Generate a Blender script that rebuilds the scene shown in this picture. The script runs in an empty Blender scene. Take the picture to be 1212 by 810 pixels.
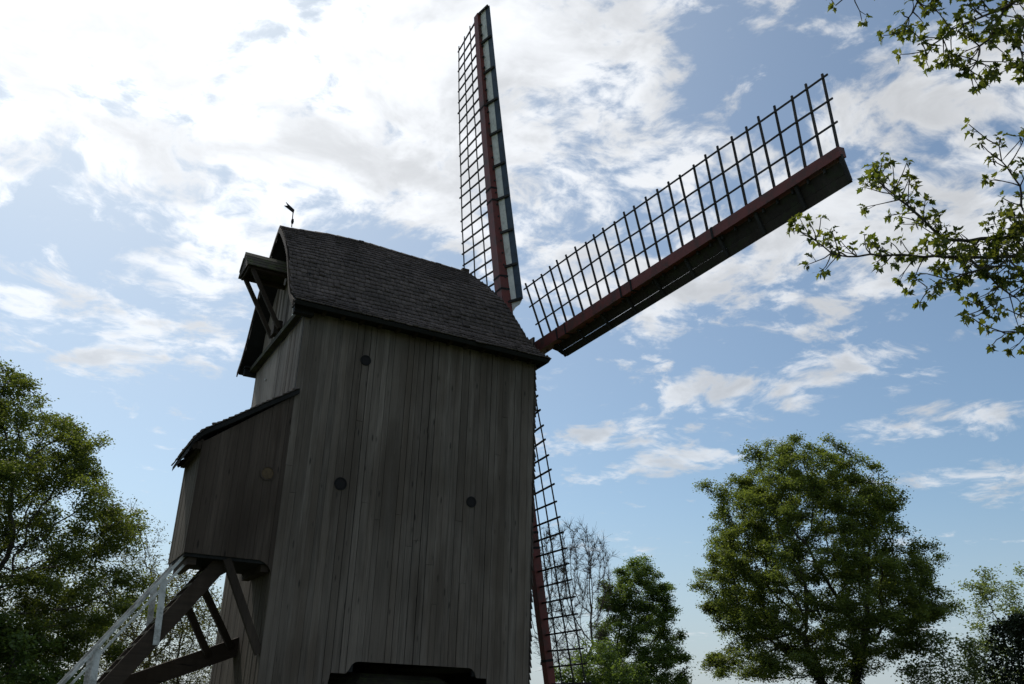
import bpy, math, random
import numpy as np
from mathutils import Matrix, Vector

random.seed(7)
rng = np.random.default_rng(11)
sc = bpy.context.scene
col = sc.collection

# ------------------------------------------------------------------ camera
DZ = 2.53                                   # height of the fitted origin above the grass at the mill
CAM = np.array([-4.564, -18.362, 0.118 + DZ])
YAW, PITCH, ROLL, FPX = 0.494, 0.403, 0.030, 1054.75
PW, PH = 1212.0, 810.0
_f = np.array([math.sin(YAW) * math.cos(PITCH), math.cos(YAW) * math.cos(PITCH), math.sin(PITCH)])
_r0 = np.array([math.cos(YAW), -math.sin(YAW), 0.0])
_u0 = np.cross(_r0, _f)
_r = _r0 * math.cos(ROLL) + _u0 * math.sin(ROLL)
_u = -_r0 * math.sin(ROLL) + _u0 * math.cos(ROLL)
cam = bpy.data.cameras.new('camera')
cam.sensor_width = 36.0
cam.lens = FPX / PW * 36.0
cam.clip_end = 6000
co = bpy.data.objects.new('camera', cam)
col.objects.link(co)
co.matrix_world = Matrix(((_r[0], _u[0], -_f[0], CAM[0]), (_r[1], _u[1], -_f[1], CAM[1]),
                          (_r[2], _u[2], -_f[2], CAM[2]), (0, 0, 0, 1)))
sc.camera = co


def pdir(px, py):
    d = _f + _r * (px - PW / 2) / FPX - _u * (py - PH / 2) / FPX
    return d / np.linalg.norm(d)


# ------------------------------------------------------------------ sky, sun, exposure
SUN_YAW, SUN_EL = math.radians(-6.0), math.radians(47.0)
SUN = np.array([math.sin(SUN_YAW) * math.cos(SUN_EL), math.cos(SUN_YAW) * math.cos(SUN_EL), math.sin(SUN_EL)])
SKY_STRENGTH = 0.108
sc.view_settings.view_transform = 'Standard'
sc.view_settings.look = 'None'
sc.view_settings.gamma = 1.0
sc.view_settings.exposure = 0.0
sc.view_settings.use_curve_mapping = False

world = bpy.data.worlds.new('World')
sc.world = world
world.use_nodes = True
wt = world.node_tree
wt.nodes.clear()


class NT:
    """small helper to write node graphs as expressions"""
    def __init__(self, tree):
        self.t = tree

    def new(self, typ, **kw):
        n = self.t.nodes.new(typ)
        for k, v in kw.items():
            setattr(n, k, v)
        return n

    def put(self, sock, v):
        if isinstance(v, bpy.types.NodeSocket):
            self.t.links.new(v, sock)
        else:
            sock.default_value = v

    def m(self, op, a, b=0.0, c=0.0, clamp=False):
        n = self.new('ShaderNodeMath', operation=op, use_clamp=clamp)
        for i, v in enumerate((a, b, c)):
            self.put(n.inputs[i], v)
        return n.outputs[0]

    def vm(self, op, a, b=(0, 0, 0), out=0):
        n = self.new('ShaderNodeVectorMath', operation=op)
        self.put(n.inputs[0], a)
        if op == 'SCALE':
            self.put(n.inputs['Scale'], b)
        else:
            self.put(n.inputs[1], b)
        return n.outputs[out]

    def dot(self, a, b):
        return self.vm('DOT_PRODUCT', a, b, 'Value')

    def noise(self, vec, scale, detail=4.0, rough=0.5, dist=0.0, out='Fac', lac=2.0):
        n = self.new('ShaderNodeTexNoise')
        self.put(n.inputs['Vector'], vec)
        self.put(n.inputs['Scale'], scale)
        n.inputs['Detail'].default_value = detail
        n.inputs['Roughness'].default_value = rough
        n.inputs['Distortion'].default_value = dist
        n.inputs['Lacunarity'].default_value = lac
        return n.outputs[out]

    def mix(self, fac, a, b, typ='RGBA', blend='MIX'):
        n = self.new('ShaderNodeMix', data_type=typ)
        if typ == 'RGBA':
            n.blend_type = blend
            ia, ib, o = n.inputs[6], n.inputs[7], n.outputs[2]
        else:
            ia, ib, o = n.inputs[2], n.inputs[3], n.outputs[0]
        self.put(n.inputs[0], fac)
        self.put(ia, a)
        self.put(ib, b)
        return o

    def rng(self, v, a, b, c=0.0, d=1.0, smooth=True):
        n = self.new('ShaderNodeMapRange', interpolation_type='SMOOTHSTEP' if smooth else 'LINEAR')
        for i, x in enumerate((v, a, b, c, d)):
            self.put(n.inputs[i], x)
        return n.outputs[0]


W_ = NT(wt)
sky = W_.new('ShaderNodeTexSky', sky_type='NISHITA', sun_disc=False)
sky.sun_elevation = SUN_EL
sky.sun_rotation = SUN_YAW            # measured from +Y towards +X
sky.altitude = 0
sky.air_density = 1.0
sky.dust_density = 0.8
sky.ozone_density = 1.6
tc = W_.new('ShaderNodeTexCoord')
D = tc.outputs['Generated']
sep = W_.new('ShaderNodeSeparateXYZ')
wt.links.new(D, sep.inputs[0])
dz_ = W_.m('MAXIMUM', sep.outputs[2], 0.0)
den = W_.m('ADD', dz_, 0.10)
cmb = W_.new('ShaderNodeCombineXYZ')
W_.put(cmb.inputs[0], W_.m('DIVIDE', sep.outputs[0], den))
W_.put(cmb.inputs[1], W_.m('DIVIDE', sep.outputs[1], den))
P2 = cmb.outputs[0]
# masses and clearings of the cloud sheet, by direction: (pixel, pixel, half width, half height, tilt deg, amount)
BLOBS = [
    (130, 50, 420, 190, 0, .15), (330, 215, 150, 60, 0, .10), (420, 150, 200, 120, 0, .14), (720, 190, 170, 120, -20, .16), (690, 35, 190, 55, 0, .12),
    (1090, 190, 150, 120, 0, .20), (900, 330, 260, 50, -14, .14),
    (200, 400, 120, 34, -4, .25), (170, 290, 120, 32, 0, .13), (55, 360, 50, 14, 6, .16), (120, 424, 70, 11, 4, .20),
    (690, 518, 115, 17, -3, .40), (960, 440, 165, 17, -12, .27), (790, 470, 95, 14, -25, .18), (1110, 500, 165, 20, -8, .25),
    (812, 545, 80, 11, -4, .32), (1150, 572, 140, 16, -3, .24), (720, 567, 80, 10, -3, .22),
    (470, 40, 90, 26, 10, -.10), (925, 75, 95, 110, 10, -.20), (705, 92, 60, 24, -10, -.14), (235, 245, 90, 26, -10, -.12), (340, 30, 80, 30, -20, -.08),
    (40, 290, 110, 28, 0, -.10), (700, 420, 30, 20, 0, -.04), (1200, 290, 40, 60, 0, -.08),
]
cover = None
for (bx, by, sx, sy, tilt, amt) in BLOBS:
    d0 = pdir(bx, by)
    t = math.radians(tilt)
    ax = _r * math.cos(t) - _u * math.sin(t)
    ax = ax - d0 * (ax @ d0)
    ax /= np.linalg.norm(ax)
    ay = np.cross(d0, ax)
    mp = W_.new('ShaderNodeMapping', vector_type='TEXTURE')
    wt.links.new(D, mp.inputs['Vector'])
    mp.inputs['Location'].default_value = tuple(d0)
    mp.inputs['Rotation'].default_value = Matrix((tuple(ax), tuple(ay), tuple(d0))).transposed().to_euler()
    mp.inputs['Scale'].default_value = (sx / FPX, sy / FPX, 0.5)
    g = W_.rng(W_.vm('LENGTH', mp.outputs[0], out='Value'), 0.0, 1.75, amt, 0.0)
    cover = g if cover is None else W_.m('ADD', g, cover)
# the sheet itself: broken altocumulus overhead, thin streaks towards the horizon
warp = W_.noise(P2, 2.2, 3.0, 0.5, out='Color')
pw = W_.vm('ADD', P2, W_.vm('SCALE', W_.vm('SUBTRACT', warp, (.5, .5, .5)), 0.30))
n1 = W_.noise(pw, 3.4, 8.0, 0.58)
n2 = W_.noise(W_.vm('ADD', pw, (7.3, 2.1, 0)), 12.5, 6.0, 0.62)
n3 = W_.noise(W_.vm('ADD', P2, (3.1, 9.4, 0)), 0.9, 1.0, 0.5)
elev = W_.rng(sep.outputs[2], 0.22, 0.60, -0.20, 0.0)
dens = W_.m('MULTIPLY_ADD', W_.m('SUBTRACT', n1, 0.5), 1.25, 0.5)
dens = W_.m('MULTIPLY_ADD', W_.m('SUBTRACT', n2, 0.5), 0.95, dens)
dens = W_.m('MULTIPLY_ADD', W_.m('SUBTRACT', n3, 0.5), 0.25, dens)
dens = W_.m('ADD', W_.m('ADD', dens, elev), cover)
mask = W_.rng(dens, 0.415, W_.rng(sep.outputs[2], 0.2, 0.55, 0.76, 0.67))
thick = W_.rng(dens, 0.58, 0.92)
# forward scattering of the cloud towards the sun
sd = W_.dot(D, tuple(SUN))
glow = W_.m('POWER', math.e, W_.m('MULTIPLY', W_.m('SUBTRACT', sd, 1.0), 6.0))
glow2 = W_.m('POWER', math.e, W_.m('MULTIPLY', W_.m('SUBTRACT', sd, 1.0), 22.0))
shade = W_.noise(W_.vm('ADD', pw, (1.7, 5.2, 0)), 6.0, 5.0, 0.55)
lum = W_.m('MULTIPLY_ADD', W_.rng(shade, 0.38, 0.62), 0.22, 0.66)
lum = W_.m('MULTIPLY', lum, W_.m('MULTIPLY_ADD', thick, -0.12, 1.0))
lum = W_.m('MULTIPLY', lum, W_.m('MULTIPLY_ADD', glow, 0.38, W_.m('MULTIPLY_ADD', glow2, 0.50, 0.97)))
ccol = W_.vm('SCALE', (0.975, 1.0, 1.035), lum)
clear = W_.vm('SCALE', sky.outputs[0], SKY_STRENGTH)
clear = W_.vm('MULTIPLY', clear, (0.89, 0.99, 0.985))
# thin high veil everywhere and pale haze low down
clear = W_.mix(W_.m('MULTIPLY_ADD', glow, 0.42, 0.03, clamp=True), clear, (0.70, 0.77, 0.84, 1))
clear = W_.mix(W_.rng(sep.outputs[2], 0.0, 0.24, 0.80, 0.0), clear, (0.47, 0.53, 0.60, 1))
skyc = W_.mix(W_.m('MULTIPLY', mask, W_.rng(sep.outputs[2], 0.15, 0.55, 0.72, 0.94)), clear, ccol)
bg = W_.new('ShaderNodeBackground')
wt.links.new(skyc, bg.inputs[0])
bg.inputs[1].default_value = 1.0
wo = W_.new('ShaderNodeOutputWorld')
wt.links.new(bg.outputs[0], wo.inputs[0])

sl = bpy.data.lights.new('sun', 'SUN')
sl.energy = 3.2
sl.angle = math.radians(0.6)
sl.color = (1.0, 0.95, 0.87)
so = bpy.data.objects.new('sun', sl)
col.objects.link(so)
so.rotation_euler = Vector(tuple(SUN)).to_track_quat('Z', 'Y').to_euler()


# ------------------------------------------------------------------ helpers
def tag(o, label=None, cat=None, group=None, kind=None):
    if label: o['label'] = label
    if cat: o['category'] = cat
    if group: o['group'] = group
    if kind: o['kind'] = kind
    return o


def empty(name, loc=(0, 0, 0)):
    o = bpy.data.objects.new(name, None)
    o.location = loc
    col.objects.link(o)
    return o


def mesh(name, v, f, mat, parent=None, smooth=False, attr=None, loc=None):
    me = bpy.data.meshes.new(name)
    me.from_pydata([tuple(map(float, p)) for p in v], [], [tuple(map(int, p)) for p in f])
    me.materials.append(mat)
    if smooth:
        me.polygons.foreach_set('use_smooth', [True] * len(me.polygons))
    if attr is not None:
        a = me.attributes.new('rnd', 'FLOAT', 'POINT')
        a.data.foreach_set('value', np.asarray(attr, dtype=np.float32))
    me.update()
    o = bpy.data.objects.new(name, me)
    if loc is not None:
        o.location = loc
    col.objects.link(o)
    if parent is not None:
        o.parent = parent
        if parent.type == 'EMPTY' or tuple(parent.location) != (0, 0, 0):
            o.matrix_parent_inverse = Matrix.Translation(-wloc(parent))
    return o


def wloc(o):
    v = Vector(o.location)
    if o.parent is not None:
        v = wloc(o.parent) + (Matrix(o.matrix_parent_inverse) @ v)
    return v


def nmesh(name, v, f4, mat, parent=None, attr=None, tris=False):
    """big mesh from numpy arrays, all quads (or all triangles)"""
    k = 3 if tris else 4
    me = bpy.data.meshes.new(name)
    v = np.asarray(v, dtype=np.float32)
    f4 = np.asarray(f4, dtype=np.int32)
    me.vertices.add(len(v))
    me.vertices.foreach_set('co', v.ravel())
    me.loops.add(f4.size)
    me.loops.foreach_set('vertex_index', f4.ravel())
    me.polygons.add(len(f4))
    me.polygons.foreach_set('loop_start', np.arange(0, f4.size, k, dtype=np.int32))
    me.polygons.foreach_set('loop_total', np.full(len(f4), k, dtype=np.int32))
    me.materials.append(mat)
    if attr is not None:
        a = me.attributes.new('rnd', 'FLOAT', 'POINT')
        a.data.foreach_set('value', np.asarray(attr, dtype=np.float32))
    me.update(calc_edges=True)
    o = bpy.data.objects.new(name, me)
    col.objects.link(o)
    if parent is not None:
        o.parent = parent
        o.matrix_parent_inverse = Matrix.Translation(-wloc(parent))
    return o


BOXF = [(0, 3, 2, 1), (4, 5, 6, 7), (0, 1, 5, 4), (1, 2, 6, 5), (2, 3, 7, 6), (3, 0, 4, 7)]


def boxv(x0, x1, y0, y1, z0, z1):
    return [(x0, y0, z0), (x1, y0, z0), (x1, y1, z0), (x0, y1, z0), (x0, y0, z1), (x1, y0, z1), (x1, y1, z1), (x0, y1, z1)]


def box(name, x0, x1, y0, y1, z0, z1, mat, parent=None):
    c = np.array([(x0 + x1) / 2, (y0 + y1) / 2, z0])
    return mesh(name, np.array(boxv(x0, x1, y0, y1, z0, z1)) - c, BOXF, mat, parent, loc=tuple(c))


def beamv(a, b, w, h, side=None):
    """square timber from a to b: w across (along side), h the other way; slightly chamfered ends come from jitter"""
    a = np.asarray(a, float); b = np.asarray(b, float)
    d = (b - a) / np.linalg.norm(b - a)
    s = np.array(side if side is not None else (0, 1, 0), float)
    s = s - d * (s @ d); s /= np.linalg.norm(s)
    t = np.cross(d, s)
    v = []
    for p in (a, b):
        for (i, j) in ((-1, -1), (1, -1), (1, 1), (-1, 1)):
            v.append(p + s * i * w / 2 + t * j * h / 2)
    return v


def beam(name, a, b, w, h, mat, parent=None, side=None):
    c = np.asarray(a, float)
    return mesh(name, np.array(beamv(a, b, w, h, side)) - c, BOXF, mat, parent, loc=tuple(c))


def join(parts):
    V, F = [], []
    for v, f in parts:
        o = len(V)
        V += list(v)
        F += [tuple(i + o for i in q) for q in f]
    return V, F


# ------------------------------------------------------------------ materials
def newmat(name):
    m = bpy.data.materials.new(name)
    m.use_nodes = True
    t = m.node_tree
    t.nodes.clear()
    n = NT(t)
    out = n.new('ShaderNodeOutputMaterial')
    return m, n, out


def wood(name, base, tint, grain_axis=2, rough=0.85, moss=None, contrast=1.0, knots=True):
    """weathered timber: long grain streaks, per-board shade, stains, knots"""
    m, n, out = newmat(name)
    tcn = n.new('ShaderNodeTexCoord')
    oi = n.new('ShaderNodeObjectInfo')
    v = n.vm('ADD', tcn.outputs['Object'], n.vm('SCALE', (13.7, 7.9, 5.3), oi.outputs['Random']))
    sc_f = [38.0, 38.0, 38.0]; sc_f[grain_axis] = 1.3
    sc_m = [9.0, 9.0, 9.0]; sc_m[grain_axis] = 0.45
    fine = n.noise(n.vm('MULTIPLY', v, tuple(sc_f)), 1.0, 5.0, 0.65)
    mid = n.noise(n.vm('MULTIPLY', v, tuple(sc_m)), 1.0, 4.0, 0.6, 0.4)
    geo = n.new('ShaderNodeNewGeometry')
    stain = n.noise(n.vm('MULTIPLY', geo.outputs['Position'], (0.9, 0.9, 0.35)), 1.0, 4.0, 0.55)
    k = n.m('ADD', n.m('MULTIPLY', fine, 0.55), n.m('MULTIPLY', mid, 0.45))
    k = n.rng(k, 0.5 - .22 / contrast, 0.5 + .22 / contrast)
    c = n.mix(k, tuple(x * 0.55 for x in base) + (1,), tuple(x * 1.25 for x in base) + (1,))
    c = n.mix(n.m('MULTIPLY', oi.outputs['Random'], 0.6), c, tint + (1,))
    val = n.m('MULTIPLY_ADD', n.m('FRACT', n.m('MULTIPLY', oi.outputs['Random'], 17.3)), 0.24, 0.87)
    run = n.noise(n.vm('MULTIPLY', geo.outputs['Position'], (3.2, 3.2, 0.16)), 1.0, 4.0, 0.6)
    streak_shade = n.rng(n.m('ADD', n.m('MULTIPLY', stain, .5), n.m('MULTIPLY', run, .5)), 0.44, 0.60)  # random weather streaks; their darkening also stands in for shade on the wall
    c = n.mix(n.m('MULTIPLY', streak_shade, 0.55), c, tuple(base[q] * (.52, .46, .40)[q] for q in range(3)) + (1,))
    val = n.m('MULTIPLY', val, n.rng(stain, 0.3, 0.7, 1.22, 0.92))
    c = n.vm('SCALE', c, val)
    if knots:
        vo = n.new('ShaderNodeTexVoronoi')
        sk = [7.0, 7.0, 7.0]; sk[grain_axis] = 1.6
        n.put(vo.inputs['Vector'], n.vm('MULTIPLY', v, tuple(sk)))
        vo.inputs['Scale'].default_value = 1.0
        kn = n.rng(vo.outputs['Distance'], 0.06, 0.19, 0.34, 1.0)
        c = n.mix(n.rng(n.noise(v, 1.7, 2.0), 0.42, 0.58), c, n.vm('SCALE', c, kn))
    if moss:
        up = n.rng(n.noise(geo.outputs['Position'], 5.0, 4.0), 0.48, 0.62)
        c = n.mix(n.m('MULTIPLY', up, 0.7), c, moss + (1,))
    b = n.new('ShaderNodeBsdfPrincipled')
    n.put(b.inputs['Base Color'], c)
    b.inputs['Roughness'].default_value = rough
    b.inputs['Specular IOR Level'].default_value = 0.25
    bp = n.new('ShaderNodeBump')
    bp.inputs['Strength'].default_value = 0.5
    bp.inputs['Distance'].default_value = 0.006
    n.put(bp.inputs['Height'], n.m('ADD', fine, n.m('MULTIPLY', mid, 0.8)))
    n.t.links.new(bp.outputs[0], b.inputs['Normal'])
    n.t.links.new(b.outputs[0], out.inputs[0])
    return m


def paint(name, base, under, wear=0.5, rough=0.6, scale=4.0):
    """painted timber with the paint worn and dirty in patches"""
    m, n, out = newmat(name)
    geo = n.new('ShaderNodeNewGeometry')
    p = geo.outputs['Position']
    a = n.noise(p, scale, 6.0, 0.65)
    bb = n.noise(p, scale * 9, 4.0, 0.6)
    k = n.rng(n.m('ADD', n.m('MULTIPLY', a, .7), n.m('MULTIPLY', bb, .3)), 0.62 - wear * .25, 0.78 - wear * .2)
    c = n.mix(k, base + (1,), under + (1,))
    c = n.vm('SCALE', c, n.rng(a, 0.25, 0.75, 1.12, 0.80))
    b = n.new('ShaderNodeBsdfPrincipled')
    n.put(b.inputs['Base Color'], c)
    b.inputs['Roughness'].default_value = rough
    b.inputs['Specular IOR Level'].default_value = 0.3
    bp = n.new('ShaderNodeBump')
    bp.inputs['Strength'].default_value = 0.35
    bp.inputs['Distance'].default_value = 0.004
    n.put(bp.inputs['Height'], bb)
    n.t.links.new(bp.outputs[0], b.inputs['Normal'])
    n.t.links.new(b.outputs[0], out.inputs[0])
    return m


def shingle_mat(name, lo, hi, lichen):
    m, n, out = newmat(name)
    at = n.new('ShaderNodeAttribute', attribute_name='rnd')
    geo = n.new('ShaderNodeNewGeometry')
    r = at.outputs['Fac']
    c = n.mix(r, lo + (1,), hi + (1,))
    pat = n.noise(geo.outputs['Position'], 0.9, 5.0, 0.6)
    c = n.vm('SCALE', c, n.rng(pat, 0.3, 0.7, 0.72, 1.25))
    li = n.rng(n.noise(geo.outputs['Position'], 14.0, 4.0, 0.6), 0.60, 0.72)
    c = n.mix(n.m('MULTIPLY', li, 0.5), c, lichen + (1,))
    b = n.new('ShaderNodeBsdfPrincipled')
    n.put(b.inputs['Base Color'], c)
    b.inputs['Roughness'].default_value = 0.8
    b.inputs['Specular IOR Level'].default_value = 0.3
    n.t.links.new(b.outputs[0], out.inputs[0])
    return m


def leaf_mat(name, lo, hi, trans=0.42, tcol=1.5):
    """thin leaf: diffuse plus light let through"""
    m, n, out = newmat(name)
    at = n.new('ShaderNodeAttribute', attribute_name='rnd')
    c = n.mix(at.outputs['Fac'], lo + (1,), hi + (1,))
    geo = n.new('ShaderNodeNewGeometry')
    c = n.vm('SCALE', c, n.rng(n.noise(geo.outputs['Position'], 0.55, 3.0), 0.3, 0.7, 0.78, 1.2))
    d = n.new('ShaderNodeBsdfDiffuse')
    n.put(d.inputs[0], c)
    t = n.new('ShaderNodeBsdfTranslucent')
    n.put(t.inputs[0], n.vm('MULTIPLY', c, (1.15 * tcol, 1.1 * tcol, 0.45 * tcol)))
    g = n.new('ShaderNodeBsdfGlossy')
    g.inputs['Roughness'].default_value = 0.45
    g.inputs[0].default_value = (.6, .6, .6, 1)
    mx = n.new('ShaderNodeMixShader')
    mx.inputs[0].default_value = trans
    n.t.links.new(d.outputs[0], mx.inputs[1])
    n.t.links.new(t.outputs[0], mx.inputs[2])
    m2 = n.new('ShaderNodeMixShader')
    m2.inputs[0].default_value = 0.03
    n.t.links.new(mx.outputs[0], m2.inputs[1])
    n.t.links.new(g.outputs[0], m2.inputs[2])
    n.t.links.new(m2.outputs[0], out.inputs[0])
    return m


def bark_mat(name, base):
    m, n, out = newmat(name)
    geo = n.new('ShaderNodeNewGeometry')
    p = n.vm('MULTIPLY', geo.outputs['Position'], (1, 1, .3))
    a = n.noise(p, 14.0, 5.0, 0.6)
    b_ = n.noise(geo.outputs['Position'], 0.8, 3.0)
    c = n.mix(n.rng(a, .3, .7), tuple(x * .55 for x in base) + (1,), tuple(x * 1.3 for x in base) + (1,))
    c = n.mix(n.rng(b_, .5, .7, 0, .4), c, (.05, .06, .03, 1))
    b = n.new('ShaderNodeBsdfPrincipled')
    n.put(b.inputs['Base Color'], c)
    b.inputs['Roughness'].default_value = 0.9
    b.inputs['Specular IOR Level'].default_value = 0.2
    bp = n.new('ShaderNodeBump')
    bp.inputs['Strength'].default_value = 0.6
    bp.inputs['Distance'].default_value = 0.03
    n.put(bp.inputs['Height'], a)
    n.t.links.new(bp.outputs[0], b.inputs['Normal'])
    n.t.links.new(b.outputs[0], out.inputs[0])
    return m


M = {
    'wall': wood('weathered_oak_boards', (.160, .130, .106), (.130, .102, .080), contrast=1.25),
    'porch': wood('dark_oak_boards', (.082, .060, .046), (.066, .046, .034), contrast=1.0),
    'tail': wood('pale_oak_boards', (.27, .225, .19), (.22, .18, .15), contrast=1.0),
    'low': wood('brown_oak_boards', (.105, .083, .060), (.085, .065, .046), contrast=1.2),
    'core': wood('dark_core', (.020, .019, .018), (.016, .015, .014), knots=False),
    'timber': wood('dark_timber', (.056, .038, .027), (.044, .030, .021), grain_axis=0, contrast=1.1),
    'timberz': wood('dark_timber_upright', (.056, .040, .029), (.044, .031, .022), contrast=1.1),
    'mossy': wood('mossy_boards', (.078, .066, .048), (.07, .062, .038), grain_axis=0, moss=(.075, .085, .03)),
    'mossbeam': wood('mossy_beam', (.045, .040, .028), (.04, .038, .022), grain_axis=1, moss=(.055, .062, .022)),
    'lattice': wood('lattice_wood', (.045, .042, .040), (.038, .034, .03), contrast=1.0, knots=False),
    'winddark': wood('wind_board_wood', (.042, .033, .026), (.034, .028, .02), moss=(.036, .038, .02)),
    'red': paint('ox_red_paint', (.165, .038, .030), (.085, .045, .034), 0.65, 0.55, 3.0),
    'white': paint('white_paint', (.60, .58, .55), (.30, .28, .25), 0.75, 0.5, 3.0),
    'offwhite': paint('worn_white_paint', (.78, .75, .68), (.58, .54, .46), 0.4, 0.6, 5.0),
    'blue': paint('dark_blue_paint', (.060, .080, .110), (.05, .052, .055), 0.5, 0.6, 4.0),
    'iron': paint('dark_iron', (.015, .013, .013), (.026, .018, .014), 0.5, 0.85, 20.0),
    'tan': paint('tan_plug_wood', (.115, .074, .038), (.075, .052, .030), 0.5, 0.8, 14.0),
    'shingle': shingle_mat('oak_shingles', (.088, .068, .061), (.140, .108, .097), (.22, .20, .185)),
    'brick': paint('limewashed_brick', (.5, .48, .44), (.32, .2, .15), 0.5, 0.9, 3.0),
    'bark': bark_mat('bark', (.075, .064, .052)),
    'twig': bark_mat('twig_bark', (.075, .058, .048)),
}

# ------------------------------------------------------------------ ground
def ground_z(x, y):
    return 0.97 * np.exp(-((x - CAM[0]) ** 2 + (y - CAM[1]) ** 2) / 90.0)


gs = np.sinh(np.linspace(-6.2, 6.2, 141)) * 12.5
gx, gy = np.meshgrid(gs + 0.0, gs + 0.0, indexing='ij')
gz = ground_z(gx, gy)
gv = np.stack([gx, gy, gz], -1).reshape(-1, 3)
ii, jj = np.meshgrid(np.arange(140), np.arange(140), indexing='ij')
gf = np.stack([ii * 141 + jj, (ii + 1) * 141 + jj, (ii + 1) * 141 + jj + 1, ii * 141 + jj + 1], -1).reshape(-1, 4)
gm, gn, gout = newmat('meadow_grass')
gg = gn.new('ShaderNodeNewGeometry')
ga = gn.noise(gg.outputs['Position'], 0.35, 5.0, 0.6)
gb = gn.noise(gg.outputs['Position'], 22.0, 4.0, 0.6)
gc = gn.mix(gn.rng(ga, .3, .7), (.040, .064, .018, 1), (.072, .092, .028, 1))
gc = gn.vm('SCALE', gc, gn.rng(gb, .25, .75, .6, 1.3))
gbs = gn.new('ShaderNodeBsdfPrincipled')
gn.put(gbs.inputs['Base Color'], gc)
gbs.inputs['Roughness'].default_value = 0.95
gbu = gn.new('ShaderNodeBump')
gbu.inputs['Distance'].default_value = 0.06
gn.put(gbu.inputs['Height'], gb)
gn.t.links.new(gbu.outputs[0], gbs.inputs['Normal'])
gn.t.links.new(gbs.outputs[0], gout.inputs[0])
ground = nmesh('ground', gv, gf, gm)
tag(ground, 'green meadow grass under and around the windmill', kind='structure')

# ================================================================== THE MILL
L, W = 6.0, 4.398
mill = empty('windmill', (3.0, 2.2, DZ + 0.6))
tag(mill, 'tall dark timber post mill with shingled roof, porch, staircase and lattice sails', 'windmill')


def Z(z):
    return z + DZ


def wall_bottom(x):
    if x < -0.32: return 2.965
    if x < 0.0:
        t = (x + 0.32) / 0.32
        return 2.965 - 0.33 * (1 - math.sqrt(max(0, 1 - t * t)))
    if x < 1.41: return 0.60
    if x < 1.80: return 0.925
    if x < 2.00: return 0.94 + 0.22 * math.sqrt(max(0, 1 - ((2.0 - x) / 0.2) ** 2))
    if x < 4.50: return 1.165
    if x < 4.68: return 0.97 + 0.195 * math.sqrt(max(0, 1 - ((x - 4.5) / 0.18) ** 2))
    if x < 4.95: return 0.97
    return 0.60


def porch_top(x):
    return 6.56 + (x / 1.74) * 1.34 - 0.05      # under the porch roof slope


# --- near side wall: a thin dark core and one object per board
core = []
for (a, b, z0, z1) in ((0.0, 1.41, .62, 8.52), (1.41, 1.9, .96, 8.52), (1.9, 4.6, 1.19, 8.52), (4.6, 4.95, 1.0, 8.52), (4.95, 6.0, .62, 8.52)):
    core.append((boxv(a, b, 0.03, 0.09, Z(z0), Z(z1)), BOXF))
side_wall = mesh('side_wall', *join(core), M['core'], mill)


def vboard(x0, x1, zf0, zf1, yout, parent, mat, thick=0.028, axis='x', nseg=1):
    """one upright board facing -y (axis x) or -x (axis y); bottom and top edges follow zf0, zf1"""
    xs = np.linspace(x0, x1, nseg + 1)
    V, F = [], []
    for x in xs:
        a, b = Z(zf0(x)), Z(zf1(x))
        for (yy, zz) in ((yout, a), (yout + thick, a), (yout + thick, b), (yout, b)):
            V.append((x, yy, zz) if axis == 'x' else (yy, x, zz))
    for i in range(nseg):
        o, p = 4 * i, 4 * i + 4
        for k in range(4):
            q = (o + k, p + k, p + (k + 1) % 4, o + (k + 1) % 4)
            F.append(q if axis == 'x' else q[::-1])
    c0 = (0, 1, 2, 3)
    c1 = tuple(4 * nseg + k for k in (3, 2, 1, 0))
    F += [c0, c1] if axis == 'x' else [c0[::-1], c1[::-1]]
    V = np.array(V)
    c = V.min(0)
    return mesh('board', V - c, F, mat, parent, loc=tuple(c))


x = 0.0
while x < L - 0.02:
    w = random.uniform(0.125, 0.205)
    x1 = min(L, x + w)
    if L - x1 < 0.07: x1 = L
    proud = random.uniform(-0.006, 0.007)
    g = random.choice((0.002, 0.003, 0.005, 0.010))
    if random.random() < 0.45:                      # butt joint somewhere up the board
        zj = random.uniform(2.4, 7.2)
        p2 = random.uniform(-0.006, 0.007)
        vboard(x + g, x1 - g, wall_bottom, lambda q: zj - .003, proud, side_wall, M['wall'], nseg=3)
        vboard(x + g, x1 - g, lambda q: zj + .003, lambda q: 8.55, p2, side_wall, M['wall'])
    else:
        vboard(x + g, x1 - g, wall_bottom, lambda q: 8.55, proud, side_wall, M['wall'], nseg=3)
    x = x1

# --- round port plugs in the side wall
def disc(name, x, z, r, y0, y1, mat, parent, n=20):
    V, F = [], []
    for k in range(n):
        a = 2 * math.pi * k / n
        for (rr, yy) in ((r, y1), (r, y0 + .006), (r - .012, y0)):
            V.append((x + rr * math.cos(a), yy, Z(z) + rr * math.sin(a)))
    for k in range(n):
        o, p = 3 * k, 3 * ((k + 1) % n)
        F += [(o, o + 1, p + 1, p), (o + 1, o + 2, p + 2, p + 1)]
    F.append(tuple(3 * k + 2 for k in range(n)))
    c = np.array((x, y0, Z(z)))
    return mesh(name, np.array(V) - c, F, mat, parent, loc=tuple(c))


def ring(name, x, z, r0, r1, y0, y1, mat, parent, n=24):
    V, F = [], []
    for k in range(n):
        a = 2 * math.pi * k / n
        for (rr, yy) in ((r1, y1), (r1, y0), (r0, y0), (r0, y1)):
            V.append((x + rr * math.cos(a), yy, Z(z) + rr * math.sin(a)))
    for k in range(n):
        o, p = 4 * k, 4 * ((k + 1) % n)
        F += [(o + j, o + (j + 1) % 4, p + (j + 1) % 4, p + j) for j in range(3)]
    c = np.array((x, y0, Z(z)))
    return mesh(name, np.array(V) - c, F, mat, parent, loc=tuple(c))


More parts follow.
